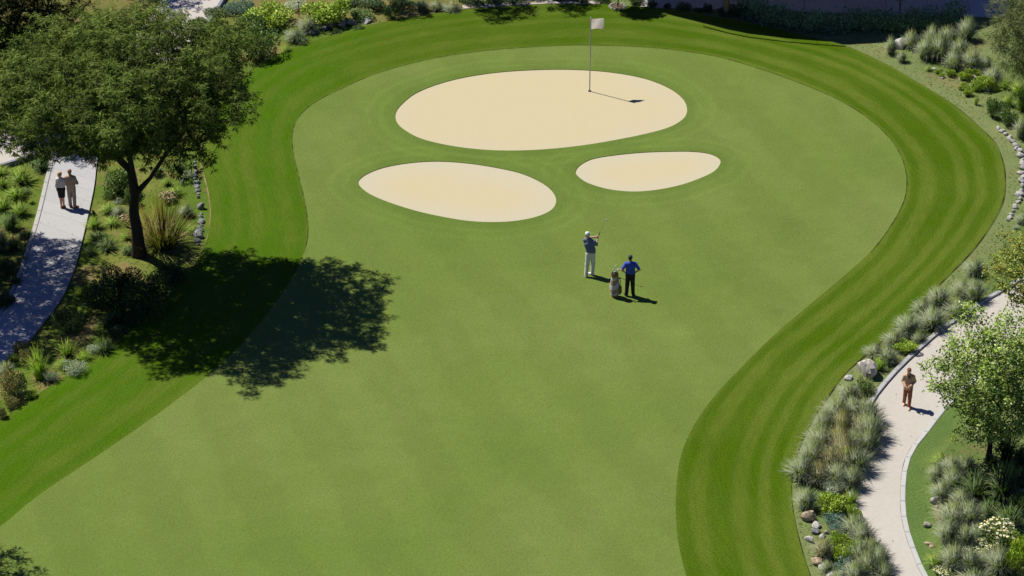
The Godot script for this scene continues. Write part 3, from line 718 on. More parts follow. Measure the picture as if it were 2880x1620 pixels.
# ------------------------------------------------------------------ plants
func blades(kind: String) -> ArrayMesh:      # one tussock, radius about 1 and height about 1
	var mb := MB.new()
	var cfg: Array = {
		"tg": [150, LF(124, 158, 62), LF(176, 200, 104), 0.060, 0.9],
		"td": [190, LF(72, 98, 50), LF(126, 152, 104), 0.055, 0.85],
		"ts": [460, LF(132, 146, 112), LF(196, 204, 180), 0.030, 0.82],
		"tb": [440, LF(138, 146, 110), LF(200, 200, 170), 0.030, 0.78],
		"tr": [420, LF(92, 104, 50), LF(160, 156, 80), 0.024, 1.0],
		"ty": [140, LF(110, 150, 40), LF(180, 205, 90), 0.042, 0.85]}[kind]
	for k in int(cfg[0]):
		var az := rng.randf() * TAU
		var out := Vector3(cos(az), 0, sin(az))
		var t := sqrt(rng.randf())
		var lean: float = t * cfg[4]
		var h := (1.08 - (0.62 if kind == "tr" else 0.45) * t * t) * rng.randf_range(0.72, 1.08)
		var reach := lean * rng.randf_range(0.75, 1.2)
		var droop := rng.randf_range(0.1, 0.55) * t * (0.2 if kind == "tr" else 1.0)
		var b := out * rng.randf() * (0.34 if kind == "tr" else 0.22) + Vector3(0, -0.02, 0)
		var side := out.cross(Vector3.UP).rotated(Vector3.UP, rng.randf_range(-0.7, 0.7))
		var c: Color = vary(cfg[1], 0.25)
		var tip: Color = vary(cfg[2], 0.2)
		if kind == "tb" and rng.randf() < 0.2:
			tip = vary(LF(184, 140, 92), 0.2)
		elif rng.randf() < 0.07:
			tip = vary(LF(196, 180, 120), 0.15)
		elif kind == "tr" and rng.randf() < 0.35:
			tip = vary(LF(150, 95, 70), 0.2)
		var st := mb.v.size()
		for s in 5:
			var q := s / 4.0
			var p := b + out * reach * pow(q, 0.9 if kind == "tr" else 1.25) + Vector3.UP * (h * (q * 1.25 - q * q * 0.25) - droop * q * q * q)
			var w: float = cfg[3] * (1.0 - pow(q, 1.7)) * 0.5 + 0.002
			var nn := (out * -0.4 + Vector3.UP).lerp(out + Vector3.UP * 0.5, q).normalized()
			var cc := c.lerp(tip, q)
			mb.vert(p - side * w, nn, cc); mb.vert(p + side * w, nn, cc)
			if s:
				var e := st + s * 2
				mb.tri(e - 2, e - 1, e + 1); mb.tri(e - 2, e + 1, e)
	return mb.done(M["blade"])

func leafball(mb: MB, c: Vector3, r: Vector3, count: int, l: float, w: float, cols: Array, up := 0.4) -> void:
	for k in count:
		var d := Vector3(rng.randfn(), rng.randfn() * 0.9 + 0.25, rng.randfn()).normalized()
		var q := pow(rng.randf(), 0.3)
		var p := c + d * r * q
		if p.y < 0.01:
			p.y = rng.randf() * 0.08
		var dir := (d + Vector3(rng.randfn(), rng.randfn() + up, rng.randfn()) * 0.6).normalized()
		var side := dir.cross(Vector3(rng.randfn(), rng.randfn(), rng.randfn())).normalized()
		var nn := side.cross(dir)
		if nn.dot(d + Vector3.UP * 0.5) < 0.0:
			nn = -nn
		nn = (nn + d * 0.35).normalized()
		var s := rng.randf_range(0.7, 1.25)
		mb.leaf(p, dir, side, nn, l * s, w * s, vary(cols[rng.randi() % cols.size()], 0.22))

func shrub(kind: String) -> Node3D:          # radius about 1, height about 1
	var cfg: Array = {
		"sl": [1500, 0.17, 0.10, [LF(150, 176, 50), LF(120, 152, 44), LF(178, 196, 76)]],
		"sm": [1400, 0.15, 0.09, [LF(110, 136, 72), LF(84, 112, 52), LF(140, 160, 96)]],
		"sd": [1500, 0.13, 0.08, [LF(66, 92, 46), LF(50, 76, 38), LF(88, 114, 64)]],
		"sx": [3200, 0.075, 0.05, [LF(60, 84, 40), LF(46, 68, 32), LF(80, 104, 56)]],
		"sv": [1100, 0.17, 0.05, [LF(190, 200, 172), LF(160, 174, 144), LF(214, 220, 200)]],
		"sb": [1000, 0.20, 0.06, [LF(118, 150, 136), LF(96, 130, 122), LF(150, 174, 160)]],
		"sp": [1100, 0.14, 0.08, [LF(120, 136, 74), LF(96, 116, 58), LF(148, 156, 98)]],
		"sw": [1200, 0.14, 0.08, [LF(140, 158, 88), LF(112, 138, 66), LF(166, 178, 110)]],
		"sg": [1400, 0.14, 0.085, [LF(140, 150, 78), LF(190, 172, 128), LF(112, 132, 60), LF(182, 150, 110)]],
		"sc": [260, 0.30, 0.10, [LF(116, 132, 90), LF(150, 158, 120), LF(92, 112, 70)]]}[kind]
	var o := Node3D.new()
	var mb := MB.new()
	var st := MB.new()
	var lumps: Array = [[Vector3(0, 0.46, 0), Vector3(0.62, 0.46, 0.62)]]
	for k in 9:
		var a := k * 2.4 + rng.randf() * 0.6
		var rr := rng.randf_range(0.36, 0.66)
		lumps.append([Vector3(cos(a) * rr, rng.randf_range(0.3, 0.74), sin(a) * rr), Vector3(0.36, 0.29, 0.36) * rng.randf_range(0.75, 1.15)])
	for q in lumps:
		leafball(mb, q[0], q[1], int(cfg[0] / 10.0 * 2.0), cfg[1] * 0.66, cfg[2] * 0.66, cfg[3])
		st.tube([Vector3(q[0].x * 0.1, -0.02, q[0].z * 0.1), q[0] * Vector3(0.5, 0.55, 0.5), q[0]], [0.035, 0.024, 0.008], 5, L(96, 78, 58))
	var s := MeshInstance3D.new()
	s.name = "stem"; s.mesh = st.done(M["bark"]); o.add_child(s)
	var f := MeshInstance3D.new()
	f.name = "foliage"; f.mesh = mb.done(M["leaf"]); f.set_meta("kind", "stuff"); o.add_child(f)
	if kind == "sp" or kind == "sw":
		var fl := MB.new()
		var cols: Array = [LF(214, 172, 150), LF(222, 190, 170)] if kind == "sp" else [LF(240, 236, 224), LF(236, 226, 180)]
		for k in 110:
			var q = lumps[rng.randi() % lumps.size()]
			var d := Vector3(rng.randfn(), absf(rng.randfn()) + 0.3, rng.randfn()).normalized()
			var p: Vector3 = q[0] + d * q[1] * 1.05
			var c: Color = vary(cols[rng.randi() % 2], 0.1)
			for a in 5:
				var az := a * TAU / 5 + rng.randf()
				var dir := (Vector3(cos(az), 0.4, sin(az)) + d * 0.5).normalized()
				fl.leaf(p, dir, dir.cross(d).normalized(), (d + Vector3.UP * 0.5).normalized(), 0.085, 0.075, c)
		var b := MeshInstance3D.new()
		b.name = "blossom"; b.mesh = fl.done(M["leaf"]); b.set_meta("kind", "stuff"); o.add_child(b)
	return o

func rock(seed_: int, c: Color) -> ArrayMesh:
	var mb := MB.new()
	var nz := FastNoiseLite.new()
	nz.seed = seed_; nz.frequency = 0.9
	var planes: Array = []
	var r := RandomNumberGenerator.new()
	r.seed = seed_ * 7 + 1
	for k in 13:
		planes.append([Vector3(r.randfn(), r.randfn(), r.randfn()).normalized(), r.randf_range(0.5, 0.85)])
	var at := func(i: int, j: int) -> Vector3:
		var th := PI * i / 10.0
		var ph := TAU * (j % 16) / 16.0
		var d := Vector3(sin(th) * cos(ph), cos(th), sin(th) * sin(ph))
		var rad := 1.0 + nz.get_noise_3dv(d * 1.6) * 0.3
		for p in planes:
			var k: float = d.dot(p[0])
			if k > 0.05:
				rad = minf(rad, p[1] / k)
		return d * rad
	for i in 10:
		for j in 16:
			var a: Vector3 = at.call(i, j)
			var b: Vector3 = at.call(i, j + 1)
			var d: Vector3 = at.call(i + 1, j + 1)
			var e: Vector3 = at.call(i + 1, j)
			var mid := (a + b + d + e) * 0.25
			var k := 1.0 + nz.get_noise_3dv(mid * 6.0) * 1.0
			var cc := vary(Color(c.r * k, c.g * k, c.b * k), 0.08)
			var nn := (b - a).cross(e - a) if i else (d - a).cross(e - a)
			nn = nn.normalized()
			if nn.dot(mid) < 0.0:
				nn = -nn
			nn = (nn + mid.normalized() * 0.5).normalized()
			var s := mb.v.size()
			for p in [a, b, d, e]:
				mb.vert(p, nn, cc)
			mb.tri(s, s + 1, s + 2); mb.tri(s, s + 2, s + 3)
	return mb.done(M["rock"])

# A tree: trunk, branches that reach for clump centres inside an uneven ellipsoid, and leaves on every clump.
func tree(called: String, label: String, base: Vector3, cc: Vector3, R: Vector3, tr: float, style: String, clumps: int, tufts: int, leaves: int, cols: Array, seed_: int, spine: Array = [], group := "") -> Node3D:
	rng.seed = seed_
	noise.seed = seed_
	var o := root(called, base)
	tag(o, label, "tree", group)
	var spots: Array = []
	var tries := 0
	var gap := pow(R.x * R.y * R.z * 4.2 / clumps, 1.0 / 3.0) * 0.72
	while spots.size() < clumps and tries < clumps * 60:
		tries += 1
		var d := Vector3(rng.randfn(), rng.randfn(), rng.randfn()).normalized()
		var lobe := 0.86 + noise.get_noise_3dv(d * 130.0) * 0.42
		var p := d * R * lobe * pow(rng.randf(), 0.42)
		if p.y < -R.y * 0.6 and rng.randf() < 0.3:
			continue
		var ok := true
		for q in spots:
			if p.distance_squared_to(q - cc) < gap * gap:
				ok = false
				break
		if ok:
			spots.append(cc + p)
	# branch skeleton
	var pos: Array = []
	var par: Array = []
	var cnt: Array = []
	var trunk: Array = spine[0] if spine.size() else [Vector3.ZERO, Vector3(0.03, cc.y * 0.25, 0), Vector3(cc.x * 0.3, maxf(cc.y - R.y * 0.75, cc.y * 0.4), cc.z * 0.3)]
	pos.append(trunk[-1]); par.append(-1); cnt.append(0)
	for k in range(1, spine.size()):
		var prev := 0
		for q in spine[k]:
			pos.append(q); par.append(prev); cnt.append(0); prev = pos.size() - 1
	var top: Vector3 = trunk[-1]
	spots.sort_custom(func(a, b): return a.distance_squared_to(top) < b.distance_squared_to(top))
	for p in spots:
		var best := 0
		var bd := 1e9
		for q in pos.size():
			var w: Vector3 = p - pos[q]
			var dd: float = w.length() * (1.0 if w.y > -0.1 else 1.5) + pos[q].distance_to(top) * 0.25
			if dd < bd:
				bd = dd; best = q
		var mid: Vector3 = pos[best].lerp(p, 0.55) + Vector3(rng.randf_range(-1, 1), rng.randf_range(-1.2, 0.4), rng.randf_range(-1, 1)) * pos[best].distance_to(p) * 0.12
		pos.append(mid); par.append(best); cnt.append(0)
		pos.append(p); par.append(pos.size() - 2); cnt.append(1)
	for q in range(pos.size() - 1, 0, -1):
		cnt[par[q]] += cnt[q]
	var kr: float = tr * 0.8 / pow(maxf(cnt[0], 1.0), 0.5)
	var tb := MB.new()
	var bark := L(86, 76, 64, 0.5) if style != "broad" else L(96, 84, 72, 0.5)
	var path: Array = []
	var rad: Array = []
	for k in trunk.size() * 4 - 3:
		var q := k / 4
		var t := (k % 4) / 4.0
		var p: Vector3 = trunk[q] if t == 0.0 else trunk[q].cubic_interpolate(trunk[q + 1], trunk[max(q - 1, 0)], trunk[min(q + 2, trunk.size() - 1)], t)
		path.append(p)
		var share := float(k) / (trunk.size() * 4 - 4)
		rad.append(tr * (1.0 - 0.28 * share + 0.5 * exp(-share * 9.0)))
	path[0].y -= 0.1
	tb.tube(path, rad, 12, bark)
	put("trunk", tb.done(M["bark"]), o)
	var bb := MB.new()
	for q in range(1, pos.size()):
		var r1 := maxf(kr * pow(cnt[q], 0.5), 0.008)
		var r0 := maxf(kr * pow(cnt[par[q]], 0.5), 0.01)
		r0 = minf(r0, r1 * 1.8)
		bb.tube([pos[par[q]], pos[q]], [r0, r1], 6 if r1 > 0.04 else 4, bark, false)
	put("branches", bb.done(M["bark"]), o)
	var lm := MB.new()
	var rc := gap * (0.74 if style == "droop" else 0.78)
	for p in spots:
		var tone := rng.randf_range(0.7, 1.3)
		for t in tufts:
			var d := Vector3(rng.randfn(), rng.randfn() * 0.75 + 0.2, rng.randfn()).normalized()
			var q: Vector3 = p + d * rc * pow(rng.randf(), 0.45)
			var away := (d + (q - cc).normalized() * 0.6).normalized()
			for k in leaves:
				var dir: Vector3
				var l: float
				var w: float
				if style == "droop":
					var az := rng.randf() * TAU
					dir = (Vector3(cos(az), rng.randf_range(-1.2, 0.25), sin(az)) + away * 0.35).normalized()
					l = rng.randf_range(0.15, 0.28); w = 0.031
				elif style == "pine":
					dir = (away * 0.9 + Vector3(rng.randfn(), rng.randfn() - 0.5, rng.randfn()) * 0.5).normalized()
					l = rng.randf_range(0.18, 0.34); w = 0.018
				else:
					dir = (away * 0.3 + Vector3(rng.randfn(), rng.randfn() * 0.7, rng.randfn())).normalized()
					l = rng.randf_range(0.08, 0.13); w = l * 0.6
				var side := dir.cross(Vector3.UP + Vector3(rng.randfn(), rng.randfn(), rng.randfn()) * 0.5).normalized()
				var nn := side.cross(dir)
				if nn.dot(away + Vector3.UP * 0.4) < 0.0:
					nn = -nn
				nn = (nn + away * 0.5).normalized()
				var c: Color = vary(cols[rng.randi() % cols.size()], 0.2)
				var at := q + (dir * 0.02 if style == "droop" else Vector3(rng.randfn(), rng.randfn(), rng.randfn()) * 0.07)
				lm.leaf(at, dir, side, nn, l, w, Color(c.r * tone, c.g * tone, c.b * tone))
	tag(put("crown", lm.done(M["tree_leaf"]), o), "", "", "", "stuff")
	return o


# ------------------------------------------------------------------ people
func skin_mesh(J: Dictionary, skin: Color) -> ArrayMesh:
	var mb := MB.new()
	var F := Fld.new(Vector3(-0.5, 0, -0.5), Vector3(0.5, 1.86, 0.45), 0.014)
	F.cap(J.hipl, J.kneel, 0.085, 0.058); F.cap(J.kneel, J.ankl, 0.06, 0.042)
	F.cap(J.hipr, J.kneer, 0.085, 0.058); F.cap(J.kneer, J.ankr, 0.06, 0.042)
	for s in ["l", "r"]:
		var a: Vector3 = J["ank" + s]
		F.cap(a + Vector3(0, -0.035, 0.02), J["toe" + s], 0.04, 0.03)
		F.cap(J["sh" + s], J["el" + s], 0.052, 0.04)
		F.cap(J["el" + s], J["wr" + s], 0.04, 0.028)
		F.cap(J.c + Vector3(-0.07 if s == "l" else 0.07, 0, 0), J.p + Vector3(-0.07 if s == "l" else 0.07, 0, 0), 0.105, 0.1, 0.06)
	var nb: Vector3 = (J.shl + J.shr) * 0.5 + Vector3(0, 0.045, 0)
	F.cap(nb, J.shl, 0.06, 0.05, 0.05); F.cap(nb, J.shr, 0.06, 0.05, 0.05)
	F.cap((J.shl + J.shr) * 0.5, J.head + Vector3(0, -0.05, 0.0), 0.055, 0.05)
	F.cap(J.head + Vector3(0, -0.03, 0), J.head + Vector3(0, 0.03, 0), 0.07, 0.08)
	F.into(mb, func(_p): return skin)
	# the head, finer
	var B := Basis(Vector3.UP, J.get("turn", 0.0))
	var h: Vector3 = J.head
	var G := Fld.new(h - Vector3(0.14, 0.19, 0.15), h + Vector3(0.14, 0.16, 0.15), 0.0055)
	var pt := func(x: float, y: float, z: float) -> Vector3: return h + B * Vector3(x, y, -z)
	G.cap(pt.call(0, 0.03, -0.015), pt.call(0, 0.03, 0.015), 0.083, 0.078, 0.02)
	G.cap(pt.call(0, -0.03, 0.02), pt.call(0, -0.095, 0.052), 0.066, 0.03, 0.03)
	G.cap(pt.call(0, -0.06, -0.02), pt.call(0, -0.17, -0.03), 0.05, 0.052, 0.03)
	G.cap(pt.call(0, 0.005, 0.09), pt.call(0, -0.03, 0.108), 0.009, 0.014, 0.012)
	G.cap(pt.call(-0.018, -0.062, 0.085), pt.call(0.018, -0.062, 0.085), 0.007, 0.007, 0.01)
	for s in [-1.0, 1.0]:
		G.cap(pt.call(s * 0.083, 0.015, -0.005), pt.call(s * 0.08, -0.03, 0.0), 0.014, 0.01, 0.01)
		G.cap(pt.call(s * 0.018, 0.03, 0.083), pt.call(s * 0.045, 0.03, 0.075), 0.008, 0.007, 0.012)
	G.into(mb, func(p: Vector3) -> Color:
		for s in [-1.0, 1.0]:
			if p.distance_to(pt.call(s * 0.032, 0.008, 0.082)) < 0.013:
				return Color(0.03, 0.02, 0.015)
			if p.distance_to(pt.call(s * 0.032, 0.034, 0.088)) < 0.014:
				return Color(skin.r * 0.3, skin.g * 0.25, skin.b * 0.25)
		if p.distance_to(pt.call(0, -0.062, 0.093)) < 0.018:
			return Color(skin.r * 0.75, skin.g * 0.45, skin.b * 0.45)
		return skin)
	# the hands, finer
	for s in ["l", "r"]:
		var w: Vector3 = J["wr" + s]
		var d: Vector3 = J.get("hand" + s, (w - J["el" + s]).normalized())
		var across := d.cross(Vector3(0.2, 0.1, 1.0) if absf(d.z) < 0.8 else Vector3.UP).normalized()
		var palm := d.cross(across).normalized()
		var sg := -1.0 if s == "l" else 1.0
		var K := Fld.new(w - Vector3.ONE * 0.22, w + Vector3.ONE * 0.22, 0.0042)
		K.cap(w - d * 0.03, w + d * 0.02, 0.027, 0.024, 0.015)
		for q in 4:
			var off := (q - 1.5) * 0.021
			var kn := w + d * 0.085 + across * off
			K.cap(w + d * 0.015 + across * off * 0.55, kn, 0.015, 0.0125, 0.012)
			var ll: float = [0.038, 0.044, 0.041, 0.032][q]
			var bend: float = J.get("curl", 0.5)
			var m := kn + (d * cos(bend) + palm * sin(bend)) * ll
			var e := m + (d * cos(bend * 2.2) + palm * sin(bend * 2.2)) * ll * 0.8
			K.cap(kn, m, 0.0095, 0.0088, 0.003); K.cap(m, e, 0.0088, 0.0078, 0.003)
		var tb := w + d * 0.03 - across * sg * 0.025
		var t1 := tb + (d * 0.7 - across * sg * 0.6 + palm * 0.35).normalized() * 0.04
		K.cap(tb, t1, 0.015, 0.0105, 0.008)
		K.cap(t1, t1 + (d + palm * 0.5).normalized() * 0.03, 0.0105, 0.0085, 0.004)
		K.into(mb, func(_p): return skin)
	return mb.done(M["skin"])

func garment(J: Dictionary, kind: String, c: Color) -> ArrayMesh:
	var mb := MB.new()
	var fine := kind in ["hair", "cap", "bob", "scarf", "shoe_l", "shoe_r"]
	var F: Fld
	var h: Vector3 = J.head
	var B := Basis(Vector3.UP, J.get("turn", 0.0))
	var pt := func(x: float, y: float, z: float) -> Vector3: return h + B * Vector3(x, y, -z)
	if fine:
		var mid := h
		if kind.begins_with("shoe"):
			mid = J["ank" + kind.right(1)]
		F = Fld.new(mid - Vector3.ONE * 0.26, mid + Vector3.ONE * 0.24, 0.0085)
	else:
		F = Fld.new(Vector3(-0.5, 0, -0.5), Vector3(0.5, 1.6, 0.45), 0.014)
	match kind:
		"trousers":
			for s in ["l", "r"]:
				F.cap(J["hip" + s], J["knee" + s], 0.112, 0.086); F.cap(J["knee" + s], J["ank" + s] + Vector3(0, 0.0, 0), 0.086, 0.072)
			F.cap(J.p + Vector3(-0.065, -0.02, 0), J.p + Vector3(0.065, -0.02, 0), 0.112, 0.112, 0.05, 1.1)
			F.cap(J.p + Vector3(-0.06, 0.06, 0), J.p + Vector3(0.06, 0.06, 0), 0.108, 0.108, 0.05, 1.1)
		"skirt":
			for s in ["l", "r"]:
				F.cap(J["hip" + s], J["knee" + s] + Vector3(0, 0.03, 0), 0.118, 0.092, 0.1)
			F.cap(J.hipl, J.hipr, 0.118, 0.118, 0.06)
			F.cap(J.p + Vector3(-0.05, 0.05, 0), J.p + Vector3(0.05, 0.05, 0), 0.1, 0.1, 0.06, 1.1)
		"shirt", "blouse", "jacket", "sleeveless":
			var e := 0.028 if kind == "jacket" else 0.018
			var low: Vector3 = J.p + Vector3(0, -0.16 if kind == "jacket" else 0.03, 0)
			for s in ["l", "r"]:
				var sx := -1.0 if s == "l" else 1.0
				F.cap(J.c + Vector3(sx * 0.075, 0, 0), J.p + Vector3(sx * 0.062, 0.12, 0), 0.108 + e, 0.098 + e, 0.06, 1.12)
				F.cap(J.p + Vector3(sx * 0.062, 0.12, 0), low + Vector3(sx * 0.07, 0, 0), 0.098 + e, 0.1 + e * 1.3, 0.06, 1.12)
				var a: Vector3 = J["sh" + s]
				var el: Vector3 = J["el" + s]
				if kind == "shirt":
					F.cap(a, a.lerp(el, 0.72), 0.058 + e, 0.05 + e)
				else:
					F.cap(a, el, 0.048 + e, 0.04 + e); F.cap(el, el.lerp(J["wr" + s], 0.93), 0.04 + e, 0.032 + e)
			var nb: Vector3 = (J.shl + J.shr) * 0.5 + Vector3(0, 0.045, 0)
			F.cap(nb, J.shl, 0.058 + e, 0.048 + e, 0.05); F.cap(nb, J.shr, 0.058 + e, 0.048 + e, 0.05)
			F.cap((J.shl + J.shr) * 0.5, (J.shl + J.shr) * 0.5 + Vector3(0, 0.06, 0), 0.07, 0.064, 0.05)
		"hair":
			F.cap(pt.call(0, 0.052, -0.024), pt.call(0, 0.048, 0.02), 0.084, 0.072, 0.02)
			F.cap(pt.call(0, 0.0, -0.04), pt.call(0, -0.05, -0.045), 0.072, 0.052, 0.03)
		"bob":
			F.cap(pt.call(0, 0.05, -0.03), pt.call(0, 0.048, 0.02), 0.095, 0.08, 0.02)
			F.cap(pt.call(-0.04, 0.0, -0.045), pt.call(-0.045, -0.1, -0.04), 0.07, 0.045, 0.03)
			F.cap(pt.call(0.04, 0.0, -0.045), pt.call(0.045, -0.1, -0.04), 0.07, 0.045, 0.03)
		"cap":
			F.cap(pt.call(0, 0.06, -0.015), pt.call(0, 0.055, 0.02), 0.092, 0.082, 0.02)
			for k in 7:
				var a := (k - 3) * 0.02
				F.cap(pt.call(a, 0.058, 0.08), pt.call(a * 1.1, 0.042, 0.155 - absf(a) * 0.5), 0.009, 0.007, 0.01)
		"scarf":
			F.cap(pt.call(0, -0.14, -0.02), pt.call(0, -0.17, -0.01), 0.075, 0.08, 0.02)
			F.cap(pt.call(0, -0.17, 0.06), pt.call(0, -0.25, 0.1), 0.055, 0.03, 0.03)
		"shoe_l", "shoe_r":
			var s := kind.right(1)
			var a: Vector3 = J["ank" + s]
			var t: Vector3 = J["toe" + s]
			F.cap(a + (a - t).normalized() * Vector3(0.035, 0, 0.035) + Vector3(0, -0.03, 0), a.lerp(t, 0.5) + Vector3(0, -0.02, 0), 0.05, 0.05, 0.02)
			F.cap(a.lerp(t, 0.5) + Vector3(0, -0.02, 0), t, 0.05, 0.038, 0.02)
	if kind == "jacket" or kind == "trousers" or kind == "skirt" or kind == "shirt" or kind == "blouse":
		var floor_: float = {"jacket": 0.8, "trousers": 0.07, "skirt": 0.52, "shirt": 0.93, "blouse": 0.95}[kind]
		F.cut(func(p: Vector3) -> float: return floor_ - p.y)
	if kind == "trousers":
		F.cut(func(p: Vector3) -> float: return p.y - 1.06)
	var nz := FastNoiseLite.new()
	nz.frequency = 9.0
	F.into(mb, func(p: Vector3) -> Color:
		var k := 1.0 + nz.get_noise_3dv(p) * 0.16
		return Color(c.r * k, c.g * k, c.b * k))
	return mb.done(M["cloth"])

func person(label: String, at: Vector3, yaw: float, size: float, J: Dictionary, skin: Color, wear: Array, group := "") -> Node3D:
	var o := root("person", at)
	o.rotation.y = yaw; o.scale = Vector3(0.93, 1.0, 0.95) * size
	tag(o, label, "person", group)
	var base := {"p": Vector3(0, 0.98, 0), "c": Vector3(0, 1.3, 0), "hipl": Vector3(-0.09, 0.93, 0), "hipr": Vector3(0.09, 0.93, 0), "kneel": Vector3(-0.1, 0.5, -0.01), "kneer": Vector3(0.1, 0.5, -0.01), "ankl": Vector3(-0.1, 0.08, 0.02), "ankr": Vector3(0.1, 0.08, 0.02), "toel": Vector3(-0.12, 0.035, -0.16), "toer": Vector3(0.12, 0.035, -0.16), "shl": Vector3(-0.17, 1.39, 0), "shr": Vector3(0.17, 1.39, 0), "ell": Vector3(-0.24, 1.14, 0.03), "elr": Vector3(0.24, 1.14, 0.03), "wrl": Vector3(-0.24, 0.88, -0.04), "wrr": Vector3(0.24, 0.88, -0.04), "head": Vector3(0, 1.645, -0.01)}
	base.merge(J, true)
	put("body", skin_mesh(base, skin), o)
	for w in wear:
		put(w[0], garment(base, w[1], w[2]), o)
	return o


# ------------------------------------------------------------------ the scene
func _ready() -> void:
	rng.seed = 11
	var cam := Camera3D.new()
	cam.name = "camera"
	cam.position = Vector3(0, 52, 90.067)
	cam.rotation_degrees = Vector3(-30, 0, 0)
	cam.fov = 12.0; cam.near = 1.0; cam.far = 900.0
	add_child(cam)
	cam.current = true
	var we := WorldEnvironment.new()
	we.name = "world_environment"
	var env := Environment.new()
	env.background_mode = Environment.BG_SKY
	var sky := Sky.new()
	var sm := ProceduralSkyMaterial.new()
	sm.sky_top_color = Color(0.27, 0.40, 0.74)
	sm.sky_horizon_color = Color(0.50, 0.60, 0.78)
	sm.sky_curve = 0.12
	sm.ground_bottom_color = Color(0.10, 0.12, 0.08)
	sm.ground_horizon_color = Color(0.40, 0.48, 0.55)
	sm.sky_energy_multiplier = 0.64
	sm.sun_angle_max = 1.0
	sky.sky_material = sm
	env.sky = sky
	env.tonemap_mode = Environment.TONE_MAPPER_LINEAR
	env.tonemap_exposure = 1.3
	env.sdfgi_enabled = true; env.ssao_enabled = true; env.ssil_enabled = true
	we.environment = env
	add_child(we)
	var sun := DirectionalLight3D.new()
	sun.name = "sun"
	sun.light_energy = 1.6
	sun.light_color = Color(1.0, 0.975, 0.92)
	sun.light_angular_distance = 0.5
	sun.shadow_enabled = true
	sun.basis = Basis.looking_at(SUN.normalized(), Vector3.UP)
	add_child(sun)

	# materials
	mat("blade", 0.6, Color(0.88, 0.94, 0.66), 0.3)
	mat("leaf", 0.5, Color(0.5, 0.6, 0.25), 0.4)
	mat("tree_leaf", 0.65, Color(0.5, 0.6, 0.2), 0.15)
	mat("bark", 0.9)
	grain(M["bark"], 256, 0.8, 0.03, 0.5, 1.1, 21)
	mat("rock", 0.85)
	grain(M["rock"], 256, 0.5, 0.03, 0.6, 1.1, 22)
	mat("skin", 0.55)
	mat("cloth", 0.85)
	mat("flag_cloth", 0.8, Color(1.0, 0.98, 0.95))
	mat("plain", 0.6)
	mat("metal", 0.35)
	mat("turf", 0.9, Color.BLACK, 0.2)
	grain(M["turf"], 1024, 23.0, 0.22, 0.82, 1.06, 1, 0.03)
	mat("rough_turf", 0.9, Color.BLACK, 0.2)
	grain(M["rough_turf"], 1024, 14.0, 0.17, 0.62, 1.14, 2, 0.02)
	mat("earth", 0.95, Color.BLACK, 0.2)
	grain(M["earth"], 1024, 11.0, 0.14, 0.62, 1.15, 3, 0.02)
	mat("sand", 0.95, Color.BLACK, 0.2)
	grain(M["sand"], 512, 9.0, 0.12, 0.97, 1.0, 4, 0.0, 0.012)
	mat("concrete", 0.85, Color.BLACK, 0.3)
	grain(M["concrete"], 512, 4.3, 0.03, 0.955, 1.0, 5, 0.0, 0.012)

	outer = spline(OUTER, false, 10)
	inner = spline(INNER, false, 10)
	bunkers = [spline(BUNKER_A, true, 8), spline(BUNKER_B, true, 8), spline(BUNKER_C, true, 8)]
	build_ground()
	build_paths()
	build_top_edge()
	build_trees()
	build_plants()
	build_flag()
	build_people()


